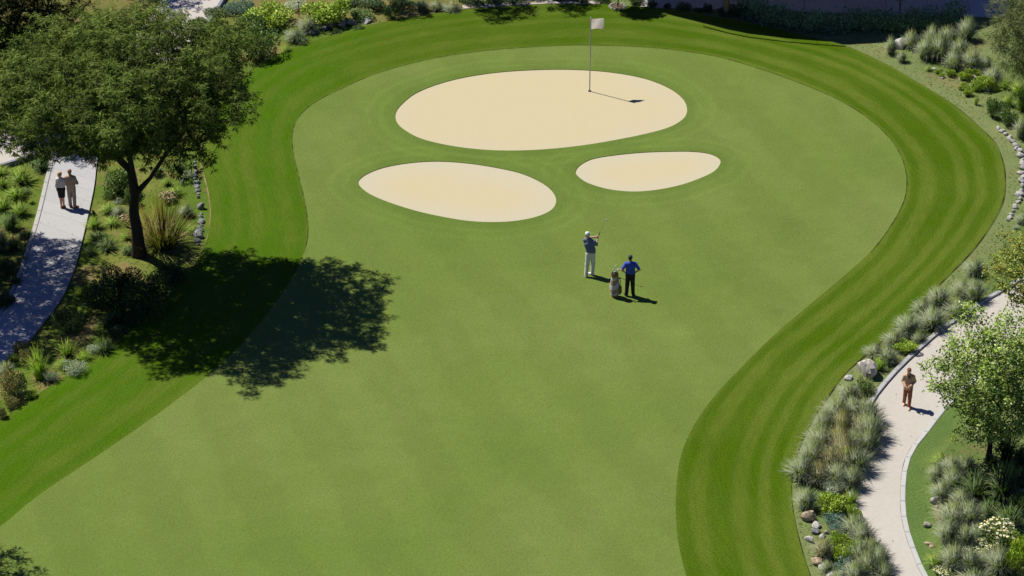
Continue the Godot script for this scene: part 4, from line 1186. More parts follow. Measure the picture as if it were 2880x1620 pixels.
func build_ground() -> void:
	var nz := FastNoiseLite.new()
	nz.seed = 5; nz.frequency = 0.22; nz.fractal_octaves = 4
	var nf := FastNoiseLite.new()
	nf.seed = 9; nf.frequency = 1.1; nf.fractal_octaves = 2
	# the ground of the planting beds: thin lawn, dry grass and bare soil
	var oc := resample(outer, 0.8)
	var mb := MB.new()
	var step := 0.3
	var x0 := -30.0
	var z0 := -34.0
	var nx := 200
	var zn := 190
	var lush_l := L(104, 132, 48, 0.7)
	var dry_l := L(142, 146, 76, 0.7)
	var lush_r := L(112, 136, 74, 0.7)
	var dry_r := L(144, 156, 104, 0.7)
	var soil := L(172, 142, 108)
	for iz in zn + 1:
		for ix in nx + 1:
			var p := Vector2(x0 + ix * step, z0 + iz * step)
			var t := smoothstep(-4.0, 6.0, p.x)
			var a := nz.get_noise_2dv(p)
			var b := nf.get_noise_2dv(p)
			var g := lush_l.lerp(lush_r, t).lerp(dry_l.lerp(dry_r, t), clampf(0.42 + a * 1.1 + b * 0.5, 0.0, 1.0))
			var bare := smoothstep(0.22, 0.42, nz.get_noise_2d(p.x * 1.7 + 40.0, p.y * 1.7) + b * 0.25)
			if p.y < -24.0:
				bare = maxf(bare, 0.6 * (1.0 - t))
			g = g.lerp(soil, bare * (0.6 if t < 0.5 else 0.4))
			var dd := 9.0
			if p.x > 6.0:
				dd = dist_to(p, oc)
			g = g.lerp(L(150, 164, 108), (1.0 - smoothstep(0.5, 1.3, dd)) * 0.75)
			mb.vert(Vector3(p.x, 0, p.y), Vector3.UP, vary(g, 0.06))
	for iz in zn:
		for ix in nx:
			var q := iz * (nx + 1) + ix
			mb.tri(q, q + 1, q + nx + 2); mb.tri(q, q + nx + 2, q + nx + 1)
	# beyond the garden the sheet goes on to the horizon
	var far := 420.0
	var fx := x0 + nx * step
	var fz := z0 + zn * step
	var fc := L(112, 124, 62)
	for r in [[-far, -far, far, z0], [-far, fz, far, far], [-far, z0, x0, fz], [fx, z0, far, fz]]:
		mb.quad(Vector3(r[0], 0, r[1]), Vector3(r[2], 0, r[1]), Vector3(r[2], 0, r[3]), Vector3(r[0], 0, r[3]), fc)
	tag(put("ground", mb.done(M["earth"])), "patchy garden ground of thin grass and tan soil", "", "", "structure")

	# the ring of longer grass round the green, mown in bands
	var o2 := smooth(resample(outer, 0.35), 6)
	var i2 := resample(inner, 0.2)
	var match_: Array = []
	var j := 0
	for k in o2.size():
		var best := j
		for q in range(j, min(j + 14, i2.size())):
			if o2[k].distance_squared_to(i2[q]) < o2[k].distance_squared_to(i2[best]):
				best = q
		match_.append(float(best)); j = best
	for t in 60:
		var c := match_.duplicate()
		for k in range(1, c.size() - 1):
			c[k] = (match_[k - 1] + match_[k + 1]) * 0.5
		match_ = c
	var in_ := PackedVector2Array()
	for k in match_.size():
		var q := clampf(match_[k], 0.0, i2.size() - 1.001)
		in_.append(i2[int(q)].lerp(i2[int(q) + 1], q - int(q)))
	var rows: Array = []
	for k in 40:
		rows.append([k / 40.0, 0.096])
	rows.append([0.985, 0.09]); rows.append([1.0, 0.03]); rows.append([1.0, -0.02])
	var deep := L(84, 115, 16, 0.70)
	var olive := L(110, 130, 44, 0.70)
	var left_g := L(84, 122, 16, 0.70)
	var col := func(p: Vector2, v: float, k: int) -> Color:
		var wob := nz.get_noise_2dv(p * 0.5) * 0.06
		var vv := v + 0.05 * sin(v * 9.0)
		var w := sin((vv + wob) * TAU * 3.9 + 1.6 + nz.get_noise_2d(k * 0.06, 3.0) * 1.6) + 0.5 * nz.get_noise_2d(v * 60.0, k * 0.05)
		w = smoothstep(-0.7, 0.7, w)
		var amp := 0.35 + 0.4 * smoothstep(2.0, 12.0, p.x) + nf.get_noise_2dv(p * 0.35) * 0.25
		var g := deep.lerp(left_g, smoothstep(-4.0, -10.0, p.x))
		g = g.lerp(olive, clampf(w * amp + 0.08 + nz.get_noise_2dv(p * 0.8) * 0.5, 0.0, 1.0))
		var fine := 1.0 + rng.randf_range(-0.07, 0.07)
		g = Color(g.r * fine, g.g * fine, g.b * fine)
		return g
	tag(put("rough_grass", strip(in_, o2, rows, col, M["rough_turf"])), "dark green mown band of longer grass round the putting green", "", "", "structure")

	# the green itself, with the three bunkers cut out
	var poly := PackedVector2Array(inner)
	poly.reverse()
	var bb: Array = []
	for b in bunkers:
		bb.append(resample(b, 0.5))
	var g1 := L(123, 142, 70, 0.67)
	var g2 := L(110, 137, 59, 0.67)
	var g3 := L(129, 145, 78, 0.68)
	var ring := [[0.6, 0.11], [1.2, 0.10]]
	var worn: Array = []
	for w in [[Vector3(11.32, 0, -4.69), 2.2, -0.10], [Vector3(6.21, 0, 3.56), 0.7, 0.14], [Vector3(8.53, 0, -0.74), 2.6, -0.06], [Vector3(2.03, 0, -2.61), 1.6, -0.05], [Vector3(9.97, 0, 1.94), 0.5, -0.14], [Vector3(0.17, 0, 7.77), 3.0, 0.06], [Vector3(-5.17, 0, 14.01), 3.4, 0.05]]:
		worn.append([Vector2(w[0].x, w[0].z), w[1], w[2]])
	var gcol := func(p: Vector2) -> Color:
		var a := nz.get_noise_2dv(p * 0.35)
		var q := nf.get_noise_2dv(p * 0.6)
		var c := g1.lerp(g2, clampf(a * 0.8 + 0.25, 0.0, 1.0)).lerp(g3, clampf(-a * 0.7 + q * 0.2, 0.0, 1.0))
		# faint mowing passes that run up the fairway
		var s := sin((p.x * 0.92 - p.y * 0.38) * TAU / 3.1 + a * 1.6)
		var k := 1.0 + smoothstep(-0.25, 0.25, s + q * 0.5) * 0.055 + q * 0.03 + rng.randf_range(-0.02, 0.02)
		for m in bb.size():
			if m == 0 and p.y > -6.0:
				continue
			var d := dist_to(p, bb[m])
			if d < 2.6:
				k *= 1.0 - 0.09 * (1.0 - smoothstep(0.0, 1.0, d))
				for r in ring:
					k *= 1.0 + 0.10 * exp(-pow((d - r[0] - a * 0.35) / r[1], 2.0))
				c = c.lerp(g2, 0.5 * (1.0 - smoothstep(0.4, 2.0, d)))
		for w in worn:      # places scuffed by play
			var d: float = p.distance_to(w[0]) / w[1]
			if d < 1.5:
				k *= 1.0 + w[2] * exp(-d * d * 2.0) * (0.6 + nf.get_noise_2dv(p * 3.0))
		return Color(c.r * k, c.g * k, c.b * k)
	tag(put("putting_green", sheet(poly, bunkers, 0.16, 0.1, gcol, M["turf"])), "pale green closely mown turf with three sand bunkers", "", "", "structure")

	# thin edge strips: a blotchy darker line between green and rough, tan mulch outside the rough
	var ic := resample(inner, 0.25)
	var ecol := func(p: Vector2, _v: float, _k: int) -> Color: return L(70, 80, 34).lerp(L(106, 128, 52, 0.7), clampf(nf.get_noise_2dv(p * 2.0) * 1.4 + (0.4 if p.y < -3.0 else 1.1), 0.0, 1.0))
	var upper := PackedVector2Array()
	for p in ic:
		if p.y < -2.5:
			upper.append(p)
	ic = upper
	tag(put("green_edge", strip(offset(ic, -0.022), offset(ic, 0.022), [[0.0, 0.104], [1.0, 0.104]], ecol, M["rough_turf"])), "thin blotchy dark line where green meets rough", "", "", "structure")
	var ocl := resample(outer, 0.25)
	var tan_ := L(186, 164, 124)
	var dark := L(64, 62, 40)
	var mcol := func(p: Vector2, v: float, _k: int) -> Color:
		var c := tan_.lerp(dark, smoothstep(-2.0, 4.0, p.x))
		c = c.lerp(L(104, 122, 52), clampf(nf.get_noise_2dv(p * 0.8) * 1.6 + (0.45 if p.x > 0.0 else (0.0 if p.y > -9.0 else 0.5)), 0.0, 0.9))
		return c
	tag(put("lawn_edging", strip(offset(ocl, -0.045), offset(ocl, 0.01), [[0.0, 0.006], [0.4, 0.03], [1.0, 0.036]], mcol, M["earth"])), "narrow mulch edging round the outside of the rough", "", "", "structure")

	# bunkers
	var tags := ["largest pale sand bunker, with the flagstick in it", "oval sand bunker in front, left of the golfer", "small leaf-shaped sand bunker on the right"]
	var s1 := L(228, 216, 178, 0.58)
	var s2 := L(225, 217, 190, 0.58)
	for m in 3:
		var b: PackedVector2Array = bunkers[m]
		var grown: PackedVector2Array = Geometry2D.offset_polygon(b, 0.03)[0]
		var line := resample(b, 0.5)
		var scol := func(p: Vector2) -> Color:
			var d := dist_to(p, line)
			var a := nz.get_noise_2dv(p * 0.6)
			var wash := (1.0 - smoothstep(0.1, 1.3 + a, d)) * (0.9 if m else 0.35)
			return s1.lerp(s2, clampf(wash + a * 0.3, 0.0, 1.0))
		tag(put("sand_bunker", sheet(grown, [], 0.4, 0.076, scol, M["sand"])), tags[m], "", "", "structure")
		var lip := MB.new()
		for k in b.size():
			var p := b[k]
			var q := b[(k + 1) % b.size()]
			lip.quad(Vector3(p.x, 0.1, p.y), Vector3(q.x, 0.1, q.y), Vector3(q.x, 0.06, q.y), Vector3(p.x, 0.06, p.y), L(126, 138, 66, 0.75))
		tag(put("bunker_lip", lip.done(M["earth"])), "low turf lip round a sand bunker", "", "", "structure")


func build_paths() -> void:
	var pale := L(204, 204, 206)
	var warm := L(217, 211, 203)
	# left path: concrete slabs with saw-cut joints, raised above the beds
	var a := spline(WALK_L, false, 12)
	var b := spline(WALK_R, false, 12)
	var path := root("path")
	tag(path, "pale concrete slab path curving down the left side", "", "", "structure")
	var n := 22
	for k in n:
		var mb := MB.new()
		var q: Array = []
		for t in [k, k + 1]:
			for sidex in [[a, -0.6], [b, 0.6]]:
				var at := clampf((t + sidex[1] * (0.0 if t == 0 or t == n else 1.0)) / float(n) * (a.size() - 1), 0.0, a.size() - 1.001)
				var line: PackedVector2Array = sidex[0]
				q.append(line[int(at)].lerp(line[int(at) + 1], at - int(at)))
		var mid: Vector2 = (q[0] + q[1] + q[2] + q[3]) / 4.0
		var P3: Array = []
		for p in q:
			var w: Vector2 = p + (mid - p).normalized() * 0.008
			P3.append(Vector3(w.x, 0.09, w.y))
		var dn := Vector3(0, -0.1, 0)
		var c := vary(pale, 0.035)
		mb.quad(P3[0], P3[1], P3[3], P3[2], c)
		mb.quad(P3[0] + dn, P3[1] + dn, P3[1], P3[0], c); mb.quad(P3[3] + dn, P3[2] + dn, P3[2], P3[3], c)
		mb.quad(P3[2] + dn, P3[0] + dn, P3[0], P3[2], c); mb.quad(P3[1] + dn, P3[3] + dn, P3[3], P3[1], c)
		put("paving_slab", mb.done(M["concrete"]), path)
	kerb(path, "kerb_stone", offset(resample(a, 0.3), 0.10), 0.17, 0.1, 1.2, L(206, 204, 200), M["concrete"])
	# plaza and the drive that climbs behind the big tree
	var pa := spline(PLAZA_L, false, 8)
	var pb := spline(PLAZA_R, false, 8)
	var flat := func(p: Vector2, _v: float, _k: int) -> Color:
		var k := 1.0 + noise.get_noise_2dv(p * 20.0) * 0.06
		return Color(warm.r * k, warm.g * k, warm.b * k)
	tag(put("pavement", strip(pa, pb, [[0.0, 0.0], [0.001, 0.14], [0.25, 0.142], [0.5, 0.142], [0.75, 0.142], [0.999, 0.14], [1.0, 0.0]], flat, M["concrete"])), "wide pale pavement crossing behind the big tree", "", "", "structure")
	kerb(self, "pavement_kerb", offset(resample(pa, 0.3), 0.09), 0.16, 0.2, 1.4, L(150, 156, 168), M["concrete"])
	for o in get_children():
		if o.name.begins_with("pavement_kerb"):
			tag(o, "grey kerb stone along the lower edge of the pavement", "", "kerb stones of the pavement", "structure")
	# right path
	var ra := spline(PATH_L, false, 10)
	var rb := spline(PATH_R, false, 10)
	var rows: Array = []
	for k in 7:
		rows.append([k / 6.0, 0.03])
	var path2 := put("path", strip(ra, rb, rows, flat, M["concrete"]))
	tag(path2, "pale smooth concrete path curving down the right side", "", "", "structure")
	kerb(path2, "kerb_stone", offset(resample(ra, 0.3), 0.11), 0.17, 0.11, 0.9, L(196, 198, 200), M["concrete"])
	kerb(path2, "kerb_stone", offset(resample(rb, 0.3), -0.09), 0.17, 0.06, 0.9, L(214, 215, 214), M["concrete"])
	# the strip of clean lawn right of it
	var lc := L(100, 126, 66, 0.85)
	var lcol := func(p: Vector2, v: float, _k: int) -> Color:
		var k := 1.0 + noise.get_noise_2dv(p * 60.0) * 0.12
		var c := lc.lerp(L(120, 140, 76, 0.8), smoothstep(0.45, 1.0, v + noise.get_noise_2dv(p * 30.0) * 0.5))
		return Color(c.r * k, c.g * k, c.b * k)
	var wide := offset(rb, -1.1)
	tag(put("lawn", strip(offset(rb, -0.17), wide, [[0.0, 0.035], [0.25, 0.03], [0.5, 0.02], [0.75, 0.012], [1.0, 0.004]], lcol, M["rough_turf"])), "narrow strip of lawn beside the right path", "", "", "structure")
	beds_out = [outer, a, b, ra, rb, pa, pb]


func build_top_edge() -> void:
	# low pale wall at the head of the lawn
	var w := root("garden_wall")
	tag(w, "low pale stone wall at the top of the lawn", "wall")
	kerb(w, "block", resample(spline(WALL_LINE, false, 8), 0.3), 0.42, 0.1, 0.8, L(214, 204, 188), M["concrete"])
	# shaded pavement behind the hedge, laid in big slabs
	var pv := root("pavement_slabs")
	tag(pv, "shaded grey pavement behind the clipped hedge", "", "", "structure")
	var o: Vector3 = Vector3(5.90, 0, -25.65)
	var far: Vector3 = Vector3(21.49, 0, -24.59)
	var dir := (far - o).normalized()
	var turn := atan2(-dir.z, dir.x)
	for iz in 4:
		for ix in 9:
			var mb := MB.new()
			mb.box(Vector3(0.01, -0.06, -1.98), Vector3(1.88, 0.03, -0.01), vary(L(206, 200, 198), 0.04))
			var s := put("paving_slab", mb.done(M["concrete"]), pv)
			s.rotation.y = turn
			s.position = o + dir * (ix * 1.89 + 0.6 * iz) + dir.rotated(Vector3.UP, PI / 2) * (iz * 1.99 + 0.2)
	# clipped hedge
	rng.seed = 31
	var hl := resample(spline(HEDGE_LINE, false, 8), 0.34)
	var hm := MB.new()
	var hs := MB.new()
	var dk := [LF(122, 158, 112), LF(92, 130, 88), LF(156, 184, 140)]
	for k in hl.size():
		for t in 8:
			var c := Vector3(hl[k].x + rng.randf_range(-0.12, 0.12), rng.randf_range(0.08, 0.86), hl[k].y - 0.36 + rng.randf_range(-0.3, 0.34))
			leafball(hm, c, Vector3(0.3, 0.24, 0.3), 75, 0.085, 0.055, dk)
		hs.tube([Vector3(hl[k].x, -0.02, hl[k].y - 0.4), Vector3(hl[k].x, 0.4, hl[k].y - 0.4), Vector3(hl[k].x + 0.08, 0.75, hl[k].y - 0.35)], [0.03, 0.025, 0.01], 5, L(80, 66, 50))
	var hedge := root("hedge")
	tag(hedge, "clipped dark green hedge in the building's shade, top right", "hedge")
	tag(put("foliage", hm.done(M["leaf"]), hedge), "", "", "", "stuff")
	put("stem", hs.done(M["bark"]), hedge)
	# pavilion: its tan column stands at the hedge and its roof throws the straight shadow on the rough
	var pavilion := root("pavilion")
	tag(pavilion, "tan column of a pavilion at the left end of the hedge", "pavilion")
	var hr := 4.4
	var edge := PackedVector2Array()
	for p in ROOF_SHADE:
		edge.append(p - Vector2(SUN.x, SUN.z) * hr)
	var top := MB.new()
	var tri := Geometry2D.triangulate_polygon(edge)
	var rc := L(190, 180, 160)
	for y in [hr, hr + 0.25]:
		var st := top.v.size()
		for p in edge:
			top.vert(Vector3(p.x, y, p.y), Vector3.UP if y > hr else Vector3.DOWN, rc)
		for t in range(0, tri.size(), 3):
			top.tri(st + tri[t], st + tri[t + 1], st + tri[t + 2])
	for k in edge.size():
		var p := edge[k]
		var q := edge[(k + 1) % edge.size()]
		top.quad(Vector3(p.x, hr + 0.25, p.y), Vector3(q.x, hr + 0.25, q.y), Vector3(q.x, hr, q.y), Vector3(p.x, hr, p.y), rc)
	put("roof", top.done(M["plain"]), pavilion)
	var rail := MB.new()
	var pts: Array = []
	var rad: Array = []
	for k in range(2, 8):
		var q := edge[k] + Vector2(-0.05, 0.30 + 0.02 * k)
		pts.append(Vector3(q.x, hr + 0.1, q.y)); rad.append(0.05)
	rail.tube(pts, rad, 8, rc)
	for k in [0, 2, 4, 5]:
		rail.tube([pts[k], pts[k] + Vector3(0.05, -0.04, -0.5)], [0.007, 0.007], 5, rc)
	put("gutter_rail", rail.done(M["plain"]), pavilion)
	var cm := MB.new()
	var foot: Vector3 = Vector3(9.83, 0, -25.03)
	cm.tube([foot + Vector3(0, -0.1, 0), foot + Vector3(0, hr + 0.02, 0)], [0.14, 0.14], 16, L(186, 150, 96))
	put("column", cm.done(M["plain"]), pavilion)
	# ring of stones round the thin sapling
	var ring := root("stone_ring", Vector3(4.86, 0, -25.79))
	tag(ring, "ring of pale stones round a sapling on the top lawn", "stone ring")
	for k in 13:
		var a := k * TAU / 13
		var s := put("stone", rock(60 + k % 4, L(196, 192, 184)), ring)
		s.position = Vector3(cos(a) * 0.36, 0.1, sin(a) * 0.36); s.rotation.y = k * 1.7
		s.scale = Vector3(0.1, 0.06, 0.075)
	var mulch := MB.new()
	for k in 16:
		var a := k * TAU / 16
		var b := (k + 1) * TAU / 16
		var m := mulch.vert(Vector3(0, 0.115, 0), Vector3.UP, L(130, 116, 96))
		mulch.vert(Vector3(cos(a) * 0.34, 0.1, sin(a) * 0.34), Vector3.UP, L(120, 106, 88))
		mulch.vert(Vector3(cos(b) * 0.34, 0.1, sin(b) * 0.34), Vector3.UP, L(120, 106, 88))
		mulch.tri(m, m + 1, m + 2)
	put("mulch", mulch.done(M["earth"]), ring)
	# dark stake in the top bed
	var pm := MB.new()
	pm.tube([Vector3(0, -0.1, 0), Vector3(0, 0.72, 0)], [0.022, 0.018], 8, L(40, 40, 38))
	pm.tube([Vector3(0, 0.72, 0), Vector3(0, 0.78, 0)], [0.04, 0.035], 8, L(40, 40, 38))
	var post := put("garden_stake", pm.done(M["plain"]))
	post.position = Vector3(-9.75, 0, -24.77)
	tag(post, "thin dark stake standing between the two lime shrubs", "stake")


func build_trees() -> void:
	var dk := [LF(92, 108, 48), LF(68, 86, 36), LF(118, 132, 70), LF(102, 120, 48)]
	var darker := [LF(52, 68, 32), LF(38, 54, 24), LF(68, 84, 42)]
	var lite := [LF(148, 170, 84), LF(118, 146, 62), LF(186, 200, 136), LF(132, 158, 68)]
	var pine := [LF(112, 120, 76), LF(90, 100, 58), LF(136, 142, 96)]
	var big: Array = [
		[Vector3.ZERO, Vector3(0.0, 1.2, 0.1), Vector3(-0.02, 2.1, 0.35), Vector3(0.12, 3.0, 0.6)],
		[Vector3(0.06, 4.2, 0.95), Vector3(-0.7, 5.4, 1.3), Vector3(-1.8, 6.7, 1.8)],
		[Vector3(0.14, 4.5, 1.1), Vector3(0.15, 5.8, 1.8), Vector3(0.1, 7.2, 2.5)],
		[Vector3(0.8, 3.9, 1.0), Vector3(1.5, 5.1, 1.4), Vector3(2.4, 6.4, 1.9), Vector3(3.2, 7.4, 2.4)],
	]
	tree("shade_tree", "large spreading dark green tree with forked trunk, its shadow on the green", Vector3(-14.45, 0, -2.54), Vector3(0.35, 8.1, 1.9), Vector3(5.35, 2.65, 5.3), 0.24, "droop", 600, 16, 16, dk, 101, big)
	tree("shade_tree", "drooping tree with leaves darkened for shade behind the large spreading one, upper left corner", Vector3(-20.52, 0, -15.10), Vector3(0.1, 4.6, 0.3), Vector3(2.9, 3.1, 2.9), 0.16, "droop", 190, 12, 14, [LF(38, 52, 26), LF(30, 42, 20), LF(54, 70, 36)], 102)  # very dark leaf colours carry the shade that lies on this crown
	tree("shade_tree", "tall dark tree beyond the left edge that shades the left path", Vector3(-22.78, 0, -2.61), Vector3(0.2, 7.0, 1.2), Vector3(3.8, 2.2, 5.4), 0.2, "droop", 300, 14, 16, darker, 103)
	tree("shade_tree", "tree beyond the lower left corner whose shadow tips the green", Vector3(-19.64, 0, 16.76), Vector3(0, 5.0, 0), Vector3(1.5, 1.1, 1.5), 0.13, "droop", 40, 8, 10, darker, 104)
	tree("shade_tree", "added unseen tree beyond the upper left corner that shades the dark drooping one", Vector3(-22.85, 0, -16.37), Vector3(0, 8.8, 0), Vector3(3.4, 2.0, 3.2), 0.2, "droop", 150, 12, 13, darker, 115)  # out of view, added only to throw shade on the drooping tree
	tree("shade_tree", "dark tree at the top left behind the drive", Vector3(-17.78, 0, -27.63), Vector3(0, 3.6, 0), Vector3(1.9, 1.4, 1.8), 0.13, "droop", 60, 8, 10, darker, 105)
	tree("shade_tree", "tree above the frame that dapples the drive", Vector3(-16.32, 0, -29.58), Vector3(0, 4.0, 0), Vector3(1.4, 1.0, 1.5), 0.1, "droop", 30, 6, 9, darker, 106)
	tree("slim_tree", "slim light green tree between the right path and the dark tussocks", Vector3(16.26, 0, 11.94), Vector3(0.12, 3.6, 0.25), Vector3(2.42, 2.55, 2.3), 0.105, "broad", 185, 11, 12, lite, 107, [[Vector3.ZERO, Vector3(0.02, 0.6, 0), Vector3(-0.02, 1.25, 0.02)], [Vector3(-0.12, 1.9, 0.05), Vector3(-0.3, 2.7, 0.15)], [Vector3(0.12, 2.0, -0.05), Vector3(0.25, 3.0, 0.1)], [Vector3(0.35, 1.7, 0.1), Vector3(0.75, 2.3, 0.2)], [Vector3(-0.4, 1.75, 0.2), Vector3(-1.0, 2.4, 0.3)]])
	tree("slim_tree", "light green tree leaning over the top of the right path", Vector3(19.81, 0, 4.29), Vector3(-1.0, 3.3, 0.2), Vector3(1.75, 1.75, 1.7), 0.09, "broad", 105, 9, 10, [LF(138, 156, 72), LF(110, 130, 52), LF(168, 178, 104), LF(164, 152, 64)], 108)
	tree("feathery_tree", "grey-green feathery tree in the top right corner", Vector3(23.09, 0, -15.87), Vector3(-0.85, 3.6, 0.2), Vector3(2.2, 2.3, 2.1), 0.12, "pine", 130, 12, 16, pine, 109)
	var tops := "slim top trees whose crowns are above the frame"
	tree("slim_tree", "slim trunk rising from dark shrubs left of the pale tussocks", Vector3(-6.40, 0, -26.19), Vector3(0.0, 3.4, 0), Vector3(0.95, 0.75, 0.95), 0.07, "droop", 22, 8, 10, dk, 110, [], tops)
	tree("slim_tree", "slim tree at the left end of the low garden wall", Vector3(-2.36, 0, -26.55), Vector3(0, 4.0, 0), Vector3(1.6, 0.9, 1.5), 0.09, "droop", 46, 8, 10, dk, 111, [], tops)
	tree("slim_tree", "slim tree behind the middle of the low garden wall", Vector3(1.18, 0, -26.91), Vector3(-0.3, 3.4, 0), Vector3(1.15, 0.8, 1.1), 0.08, "droop", 30, 8, 10, dk, 112, [], tops)
	tree("sapling", "sapling with a dense round head inside the stone ring", Vector3(4.86, 0, -25.79), Vector3(0.0, 2.15, 0), Vector3(1.02, 0.62, 0.8), 0.03, "broad", 60, 8, 12, darker, 113)
	tree("sapling", "small grey-leaved sapling rising behind the hedge", Vector3(17.73, 0, -24.95), Vector3(0, 1.35, 0), Vector3(0.55, 0.6, 0.5), 0.035, "broad", 30, 5, 7, [LF(150, 156, 120), LF(176, 180, 150)], 114)


func build_plants() -> void:
	rng.seed = 77
	var protos := {}
	var called := {"tg": "grass_tussock", "td": "strappy_tussock", "ts": "grey_tussock", "tb": "grey_tussock", "tr": "reed_clump", "ty": "spiky_tussock", "sl": "lime_shrub", "sm": "leafy_shrub", "sd": "dark_shrub", "sx": "dark_shrub", "sv": "silver_shrub", "sb": "succulent_shrub", "sp": "flowering_shrub", "sw": "flowering_shrub", "sg": "variegated_shrub", "sc": "cactus_plant"}
	var groups := {"tg": "green grass tussocks in the beds", "td": "dark strappy tussocks in the beds", "ts": "grey-green grass tussocks in the beds", "tb": "grey-green grass tussocks in the beds", "ty": "bright spiky tussocks in the beds", "sl": "lime green shrubs in the beds", "sm": "leafy shrubs in the beds", "sd": "dark shrubs in the beds", "sx": "dark shrubs in the beds", "sv": "silver shrubs in the beds", "sb": "blue-green succulents in the beds", "sp": "pink flowering shrubs in the beds", "sw": "white flowering shrubs in the beds", "sg": "variegated shrubs in the beds"}
	var k := 0
	for row in PLANTS:
		var kind: String = row[0]
		if not protos.has(kind):
			protos[kind] = []
			for q in 3:
				if kind[0] == "t":
					var m := MeshInstance3D.new()
					m.mesh = blades(kind)
					protos[kind].append(m)
				else:
					protos[kind].append(shrub(kind))
		var o: Node3D = protos[kind][k % 3].duplicate()
		k += 1
		o.name = numbered(called[kind])
		add_child(o, true)
		o.position = Vector3(row[1], 0.0, row[2])
		o.rotation = Vector3(rng.randf_range(-0.12, 0.12), k * 2.39, rng.randf_range(-0.12, 0.12))
		var grown := rng.randf_range(0.86, 1.14)
		var wide: float = row[3] * grown * (1.45 if kind[0] == "t" else 1.12)
		o.scale = Vector3(wide, row[4] * rng.randf_range(0.85, 1.15) * (1.35 if kind[0] == "t" else 1.06), wide)
		tag(o, row[5], "grass" if kind[0] == "t" else ("cactus" if kind == "sc" else "shrub"), groups.get(kind, ""))
	for q in protos:
		for o in protos[q]:
			o.free()
	var tones := [L(110, 112, 112, 0.8), L(150, 154, 154, 0.8), L(206, 204, 198, 0.8), L(214, 208, 200, 0.85), L(206, 186, 156, 0.8)]
	var rocks := {}
	k = 0
	for row in STONES:
		var key := "%d-%d" % [row[4], k % 5]
		if not rocks.has(key):
			rocks[key] = rock(200 + k % 5, tones[row[4]])
		var o := put("boulder" if row[2] > 0.3 else "stone", rocks[key])
		o.position = Vector3(row[0], row[3] * 0.28, row[1])
		o.rotation = Vector3(0.1 * sin(k * 1.3), k * 1.9, 0.12 * cos(k * 2.1))
		o.scale = Vector3(row[2] * 1.4, row[3] * 1.0, row[2] * (0.9 + 0.35 * (k % 3) / 2.0))
		tag(o, row[5], "stone", row[6])
		k += 1
	# thin grass and weeds between the plants: too many to count
	rng.seed = 91
	var tm := MB.new()
	for q in 12:
		var az := rng.randf() * TAU
		var out := Vector3(cos(az), 0, sin(az))
		tm.leaf(out * rng.randf() * 0.06, (out * rng.randf_range(0.3, 0.9) + Vector3.UP).normalized(), out.cross(Vector3.UP), (Vector3.UP + out * 0.3).normalized(), rng.randf_range(0.06, 0.12), 0.02, Color(1, 1, 1) * rng.randf_range(0.8, 1.1))
	var mm := MultiMesh.new()
	mm.transform_format = MultiMesh.TRANSFORM_3D
	mm.use_colors = true
	mm.mesh = tm.done(M["blade"])
	var spots: Array = []
	var lawn_poly := PackedVector2Array(outer)
	var paths: Array = []
	for pair in [[beds_out[1], beds_out[2]], [beds_out[3], beds_out[4]], [beds_out[5], beds_out[6]]]:
		var pl := PackedVector2Array(pair[0])
		var back := PackedVector2Array(pair[1])
		back.reverse()
		pl.append_array(back)
		paths.append(Geometry2D.offset_polygon(pl, 0.22)[0])
	var lawn_grown: PackedVector2Array = Geometry2D.offset_polygon(lawn_poly, 0.1)[0]
	var tries := 0
	while spots.size() < 12000 and tries < 90000:
		tries += 1
		var p := Vector2(rng.randf_range(-25, 25), rng.randf_range(-27, 20))
		if absf(p.x) > 24.0 - 0.16 * (p.y + 27.0) or Geometry2D.is_point_in_polygon(p, lawn_grown):
			continue
		var bad := false
		for pl in paths:
			bad = bad or Geometry2D.is_point_in_polygon(p, pl)
		bad = bad or (p.x > 14.0 and dist_to(p, beds_out[4]) < 1.15)
		if bad or noise.get_noise_2dv(p * 14.0) + rng.randf() * 0.8 < 0.2:
			continue
		spots.append(p)
	mm.instance_count = spots.size()
	for q in spots.size():
		var s := rng.randf_range(0.35, 0.8)
		mm.set_instance_transform(q, Transform3D(Basis(Vector3.UP, rng.randf() * TAU).scaled(Vector3(s, s * rng.randf_range(0.6, 1.1), s)), Vector3(spots[q].x, 0.0, spots[q].y)))
		var c: Color = [L(118, 142, 60, 0.8), L(106, 134, 52, 0.8), L(144, 156, 92, 0.8), L(160, 158, 104, 0.8)][rng.randi() % 4]
		mm.set_instance_color(q, vary(c, 0.2))
	var mi := MultiMeshInstance3D.new()
	mi.name = "ground_grass"
	mi.multimesh = mm
	add_child(mi)
	tag(mi, "thin grass and weeds scattered through the planting beds", "grass", "", "stuff")


	# a few fallen leaves on the paths and along their edges
	rng.seed = 97
	var lm := MB.new()
	for q in 80:
		var side: PackedVector2Array = beds_out[1] if q < 55 else beds_out[3]
		var other: PackedVector2Array = beds_out[2] if q < 55 else beds_out[4]
		var at := rng.randi() % side.size()
		var p := side[at].lerp(other[at], pow(rng.randf(), 2.0) if rng.randf() < 0.6 else rng.randf())
		var az := rng.randf() * TAU
		var d := Vector3(cos(az), 0.12, sin(az)).normalized()
		lm.leaf(Vector3(p.x, 0.094 if q < 55 else 0.034, p.y), d, d.cross(Vector3.UP), Vector3.UP, rng.randf_range(0.05, 0.11), rng.randf_range(0.02, 0.04), vary([L(150, 138, 92), L(128, 116, 70), L(172, 142, 96)][q % 3], 0.2))
	tag(put("fallen_leaves", lm.done(M["leaf"])), "few dry fallen leaves scattered over the concrete paths", "leaves", "", "stuff")


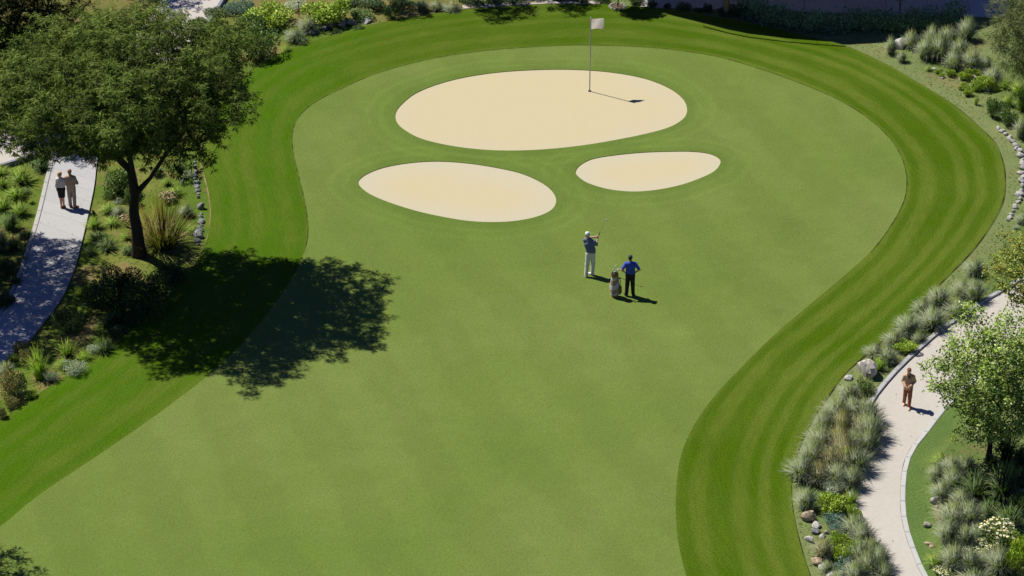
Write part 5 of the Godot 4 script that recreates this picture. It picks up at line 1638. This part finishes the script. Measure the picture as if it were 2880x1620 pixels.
func build_flag() -> void:
	var at: Vector3 = Vector3(3.36, 0, -16.90)
	at.y = 0.076
	var f := root("golf_flag", at)
	tag(f, "white flag on a tall thin pole in the largest bunker", "flag")
	var pm := MB.new()
	pm.tube([Vector3(0, -0.1, 0), Vector3(0, 3.46, 0)], [0.026, 0.024], 10, L(206, 200, 196))
	pm.tube([Vector3(0, 3.46, 0), Vector3(0, 3.5, 0)], [0.034, 0.03], 10, L(230, 230, 230))
	put("pole", pm.done(M["plain"]), f)
	var cup := MB.new()
	cup.tube([Vector3(0, -0.02, 0), Vector3(0, 0.03, 0)], [0.075, 0.065], 14, L(90, 84, 80))
	put("cup", cup.done(M["plain"]), f)
	var fm := MB.new()
	for side in 1:
		var st := fm.v.size()
		for i in 25:
			for j in 13:
				var u := i / 24.0
				var v := j / 12.0
				var wave := sin(u * 5.2 + v * 2.6) * 0.07 * u + sin(u * 9.0 - v * 5.0) * 0.02 * u
				var x := u * 0.61 - 0.06 * u * v - 0.03 * u * u
				var y := 3.42 - v * (0.48 + 0.02 * u) - 0.05 * u * u * (1.0 - v) + 0.03 * sin(v * PI) * u - 0.02 * u
				fm.vert(Vector3(0.026 + x, y, wave + 0.12 * u + side * 0.004), Vector3(-0.3 * cos(u * 5.2 + v * 2.6), 0.1 * cos(u * 5.2 + v * 2.6), 1).normalized() * (1.0 if side else -1.0), L(244, 238, 236, 0.72))
		for i in 24:
			for j in 12:
				var q := st + i * 13 + j
				fm.tri(q, q + 1, q + 14); fm.tri(q, q + 14, q + 13)
	put("flag", fm.done(M["flag_cloth"]), f).rotation.y = 0.5


func club(called: String, label: String, grip: Vector3, tip: Vector3, group := "") -> Node3D:
	var o := root(called, grip)
	tag(o, label, "golf club", group)
	var d := tip - grip
	var m := MB.new()
	m.tube([Vector3.ZERO, d], [0.009, 0.007], 6, L(200, 202, 206))
	put("shaft", m.done(M["metal"]), o)
	m = MB.new()
	m.tube([-d.normalized() * 0.06, d.normalized() * 0.2], [0.015, 0.013], 8, L(40, 40, 42))
	put("grip", m.done(M["plain"]), o)
	m = MB.new()
	var s := d.normalized().cross(Vector3(0.3, 0.2, 1)).normalized()
	m.tube([d - s * 0.01 - d.normalized() * 0.03, d + s * 0.03, d + s * 0.085 + d.normalized() * 0.01, d + s * 0.1], [0.012, 0.02, 0.024, 0.01], 8, L(196, 200, 206))
	put("head", m.done(M["metal"]), o)
	return o


func build_people() -> void:
	var turf := Vector3(0, 0.1, 0)
	var fair := L(230, 182, 156, 0.75)
	var warm_skin := L(214, 160, 130, 0.8)
	# golfer at the end of a swing, seen from behind
	var at: Vector3 = Vector3(2.96, 0, -0.77) + turf
	person("golfer in grey-blue shirt, white trousers and white cap holding a club up", at, 0.0, 1.05, {
		"p": Vector3(0.03, 0.98, 0.02), "c": Vector3(-0.04, 1.3, -0.02), "hipl": Vector3(-0.06, 0.93, 0.03), "hipr": Vector3(0.11, 0.93, 0.0),
		"kneel": Vector3(-0.1, 0.5, 0.04), "kneer": Vector3(0.13, 0.5, -0.03), "ankl": Vector3(-0.14, 0.08, 0.1), "ankr": Vector3(0.11, 0.08, -0.04),
		"toel": Vector3(-0.13, 0.035, -0.08), "toer": Vector3(-0.03, 0.035, -0.14), "shl": Vector3(-0.2, 1.44, -0.06), "shr": Vector3(0.15, 1.40, 0.0),
		"ell": Vector3(0.04, 1.44, -0.27), "elr": Vector3(0.27, 1.2, -0.14), "wrl": Vector3(0.255, 1.45, -0.31), "wrr": Vector3(0.3, 1.40, -0.28),
		"handl": Vector3(0.6, 0.5, -0.2).normalized(), "handr": Vector3(0.1, 1, -0.1).normalized(), "head": Vector3(-0.1, 1.65, -0.06), "turn": -0.7, "curl": 1.1}, fair,
		[["trousers", "trousers", L(226, 224, 216, 0.85)], ["shirt", "shirt", L(100, 112, 138, 0.85)], ["cap", "cap", L(226, 228, 232, 0.85)], ["shoe", "shoe_l", L(226, 226, 226, 0.85)], ["shoe", "shoe_r", L(226, 226, 226, 0.85)]])
	var g := at + Vector3(0.315, 1.5, -0.31) * 1.05
	club("golf_club", "club held up in the golfer's hands, pointing to the sky", g, g + Vector3(0.23, 0.86, 0.36))
	# the man with hands on hips
	at = Vector3(4.44, 0, 0.76) + turf
	person("man in bright blue shirt and black trousers, hands on hips", at, 0.0, 0.99, {
		"ankl": Vector3(-0.14, 0.08, 0.02), "ankr": Vector3(0.13, 0.08, -0.02), "kneel": Vector3(-0.115, 0.5, -0.01), "kneer": Vector3(0.11, 0.5, -0.01),
		"toel": Vector3(-0.22, 0.035, -0.13), "toer": Vector3(0.16, 0.035, -0.19), "shl": Vector3(-0.185, 1.39, 0), "shr": Vector3(0.185, 1.39, 0),
		"ell": Vector3(-0.36, 1.17, 0.07), "elr": Vector3(0.37, 1.18, 0.07), "wrl": Vector3(-0.2, 1.02, -0.01), "wrr": Vector3(0.2, 1.02, -0.01),
		"handl": Vector3(0.5, -0.1, -0.85).normalized(), "handr": Vector3(-0.5, -0.1, -0.85).normalized(), "head": Vector3(-0.02, 1.64, -0.02), "curl": 0.4}, warm_skin,
		[["trousers", "trousers", L(34, 32, 34, 0.85)], ["shirt", "shirt", L(58, 82, 190, 0.85)], ["hair", "hair", L(44, 38, 36, 0.85)], ["cap", "cap", L(74, 74, 78, 0.85)], ["shoe", "shoe_l", L(84, 66, 70, 0.85)], ["shoe", "shoe_r", L(40, 38, 40, 0.85)]])
	# golf bag
	at = Vector3(3.87, 0, 0.82) + turf
	var bag := root("golf_bag", at)
	bag.rotation = Vector3(0.0, 0.0, 0.02); bag.scale = Vector3(1.15, 1.06, 1.15)
	tag(bag, "white and tan golf bag standing between golfer and blue-shirted man", "golf bag")
	var tan_ := L(176, 122, 62)
	var white := L(224, 226, 228)
	var prof := [[0.0, 0.105], [0.05, 0.12], [0.12, 0.135], [0.25, 0.165], [0.4, 0.172], [0.55, 0.155], [0.68, 0.135], [0.78, 0.12], [0.84, 0.115]]
	var bm := MB.new()
	var sides := 40
	var fine: Array = []
	for k in prof.size() - 1:
		for t in 6:
			var q := t / 6.0
			fine.append([lerpf(prof[k][0], prof[k + 1][0], q), lerpf(prof[k][1], prof[k + 1][1], q)])
	fine.append(prof[-1])
	for k in fine.size():
		for s in sides + 1:
			var a := TAU * s / sides
			var band := fposmod(fine[k][0] * 1.0 + sin(a - 0.5) * 0.16 + 0.03, 0.36)
			var c := tan_ if band < 0.15 else white
			if fine[k][0] < 0.1:
				c = tan_
			if absf(band - 0.075) < 0.012:
				c = white
			bm.vert(Vector3(cos(a) * fine[k][1], fine[k][0], sin(a) * fine[k][1] * 0.86), Vector3(cos(a), 0.1, sin(a)).normalized(), c)
			if k and s:
				var q := k * (sides + 1) + s
				bm.tri(q, q - 1, q - sides - 2); bm.tri(q, q - sides - 2, q - sides - 1)
	put("bag_body", bm.done(M["cloth"]), bag)
	bm = MB.new()
	bm.tube([Vector3(0, 0.84, 0), Vector3(0, 0.86, 0), Vector3(0, 0.95, 0), Vector3(0, 0.96, 0)], [0.118, 0.128, 0.124, 0.1], 24, tan_, false)
	put("collar", bm.done(M["cloth"]), bag)
	bm = MB.new()
	bm.tube([Vector3(0, 0.90, 0), Vector3(0, 0.92, 0)], [0.11, 0.105], 20, L(40, 38, 38))
	put("divider", bm.done(M["plain"]), bag)
	bm = MB.new()
	bm.tube([Vector3(0.15, 0.12, 0.04), Vector3(0.17, 0.2, 0.04), Vector3(0.17, 0.42, 0.04), Vector3(0.13, 0.52, 0.04)], [0.03, 0.065, 0.06, 0.02], 12, L(150, 106, 60))
	put("pocket", bm.done(M["cloth"]), bag)
	bm = MB.new()
	bm.tube([Vector3(0.1, 0.86, 0.06), Vector3(0.17, 0.74, 0.08), Vector3(0.19, 0.58, 0.08), Vector3(0.16, 0.42, 0.07)], [0.014, 0.014, 0.014, 0.014], 6, L(120, 90, 60))
	put("strap", bm.done(M["cloth"]), bag)
	for q in [[-0.05, 0.02, -0.10, 1.16, -0.02], [0.0, -0.03, -0.03, 1.30, -0.03], [0.05, 0.03, 0.08, 1.18, 0.03], [-0.02, 0.05, -0.06, 1.10, 0.06], [0.04, -0.05, 0.05, 1.14, -0.06]]:
		club("golf_club", "metal-headed club standing in the white and tan golf bag", at + Vector3(q[0], 0.5, q[1]), at + Vector3(q[2], q[3], q[4]), "clubs in the golf bag")
	# couple on the left path
	var slab := Vector3(0, 0.09, 0)
	at = Vector3(-17.93, 0, -6.24) + slab
	person("blonde woman in pale blouse and black skirt on the left path", at, -0.05, 0.93, {
		"p": Vector3(0, 1.0, 0), "hipl": Vector3(-0.08, 0.94, 0), "hipr": Vector3(0.08, 0.94, 0), "kneel": Vector3(-0.065, 0.52, 0), "kneer": Vector3(0.065, 0.52, 0),
		"ankl": Vector3(-0.045, 0.1, 0.03), "ankr": Vector3(0.055, 0.1, -0.03), "toel": Vector3(-0.05, 0.03, -0.1), "toer": Vector3(0.06, 0.03, -0.16),
		"shl": Vector3(-0.14, 1.38, 0), "shr": Vector3(0.14, 1.38, 0), "ell": Vector3(-0.2, 1.12, 0.03), "wrl": Vector3(-0.2, 0.88, -0.05), "elr": Vector3(0.23, 1.14, 0.0), "wrr": Vector3(0.32, 1.0, -0.16), "head": Vector3(0.01, 1.62, -0.01), "turn": -0.6}, warm_skin,
		[["skirt", "skirt", L(22, 20, 22, 0.85)], ["blouse", "blouse", L(216, 206, 206, 0.85)], ["hair", "bob", L(212, 176, 122, 0.85)], ["shoe", "shoe_l", L(150, 96, 62, 0.85)], ["shoe", "shoe_r", L(150, 96, 62, 0.85)]], "couple on the left path")
	at = Vector3(-17.53, 0, -6.27) + slab
	person("man in beige suit and brown shoes beside the blonde woman", at, 0.0, 0.975, {
		"ankl": Vector3(-0.1, 0.08, -0.03), "ankr": Vector3(0.1, 0.08, 0.05), "toel": Vector3(-0.1, 0.035, -0.2), "toer": Vector3(0.23, 0.035, -0.05),
		"elr": Vector3(0.28, 1.15, 0.03), "wrr": Vector3(0.23, 1.1, -0.2), "ell": Vector3(-0.23, 1.14, 0.02), "wrl": Vector3(-0.16, 1.02, -0.18), "head": Vector3(0.0, 1.645, -0.01), "turn": -0.5}, warm_skin,
		[["trousers", "trousers", L(172, 152, 136, 0.85)], ["jacket", "jacket", L(184, 160, 136, 0.85)], ["hair", "hair", L(176, 138, 112, 0.85)], ["shoe", "shoe_l", L(110, 66, 36, 0.85)], ["shoe", "shoe_r", L(170, 104, 52, 0.85)]], "couple on the left path")
	# man on the right path, facing the camera
	at = Vector3(13.93, 0, 8.40) + Vector3(0, 0.03, 0)
	person("man in tan blazer, dark scarf and rust trousers on the right path", at, PI - 0.15, 0.9, {
		"kneel": Vector3(-0.1, 0.5, -0.06), "kneer": Vector3(0.1, 0.5, 0.03), "ankl": Vector3(-0.09, 0.08, -0.16), "ankr": Vector3(0.12, 0.09, 0.16), "toel": Vector3(-0.1, 0.035, -0.33), "toer": Vector3(0.13, 0.035, 0.0),
		"ell": Vector3(-0.25, 1.14, 0.06), "elr": Vector3(0.25, 1.14, 0.06), "wrl": Vector3(-0.09, 1.05, -0.2), "wrr": Vector3(0.12, 0.99, -0.2), "handl": Vector3(0.8, 0, -0.5).normalized(), "handr": Vector3(-0.8, 0.1, -0.5).normalized(), "head": Vector3(0.02, 1.63, -0.04), "turn": 0.15, "curl": 0.8}, L(232, 184, 156, 0.9),
		[["trousers", "trousers", L(152, 92, 56, 0.85)], ["jacket", "jacket", L(198, 162, 130, 0.85)], ["scarf", "scarf", L(64, 36, 34, 0.85)], ["hair", "hair", L(96, 60, 44, 0.85)], ["cap", "cap", L(124, 76, 56, 0.85)], ["shoe", "shoe_l", L(220, 186, 156, 0.85)], ["shoe", "shoe_r", L(220, 186, 156, 0.85)]])
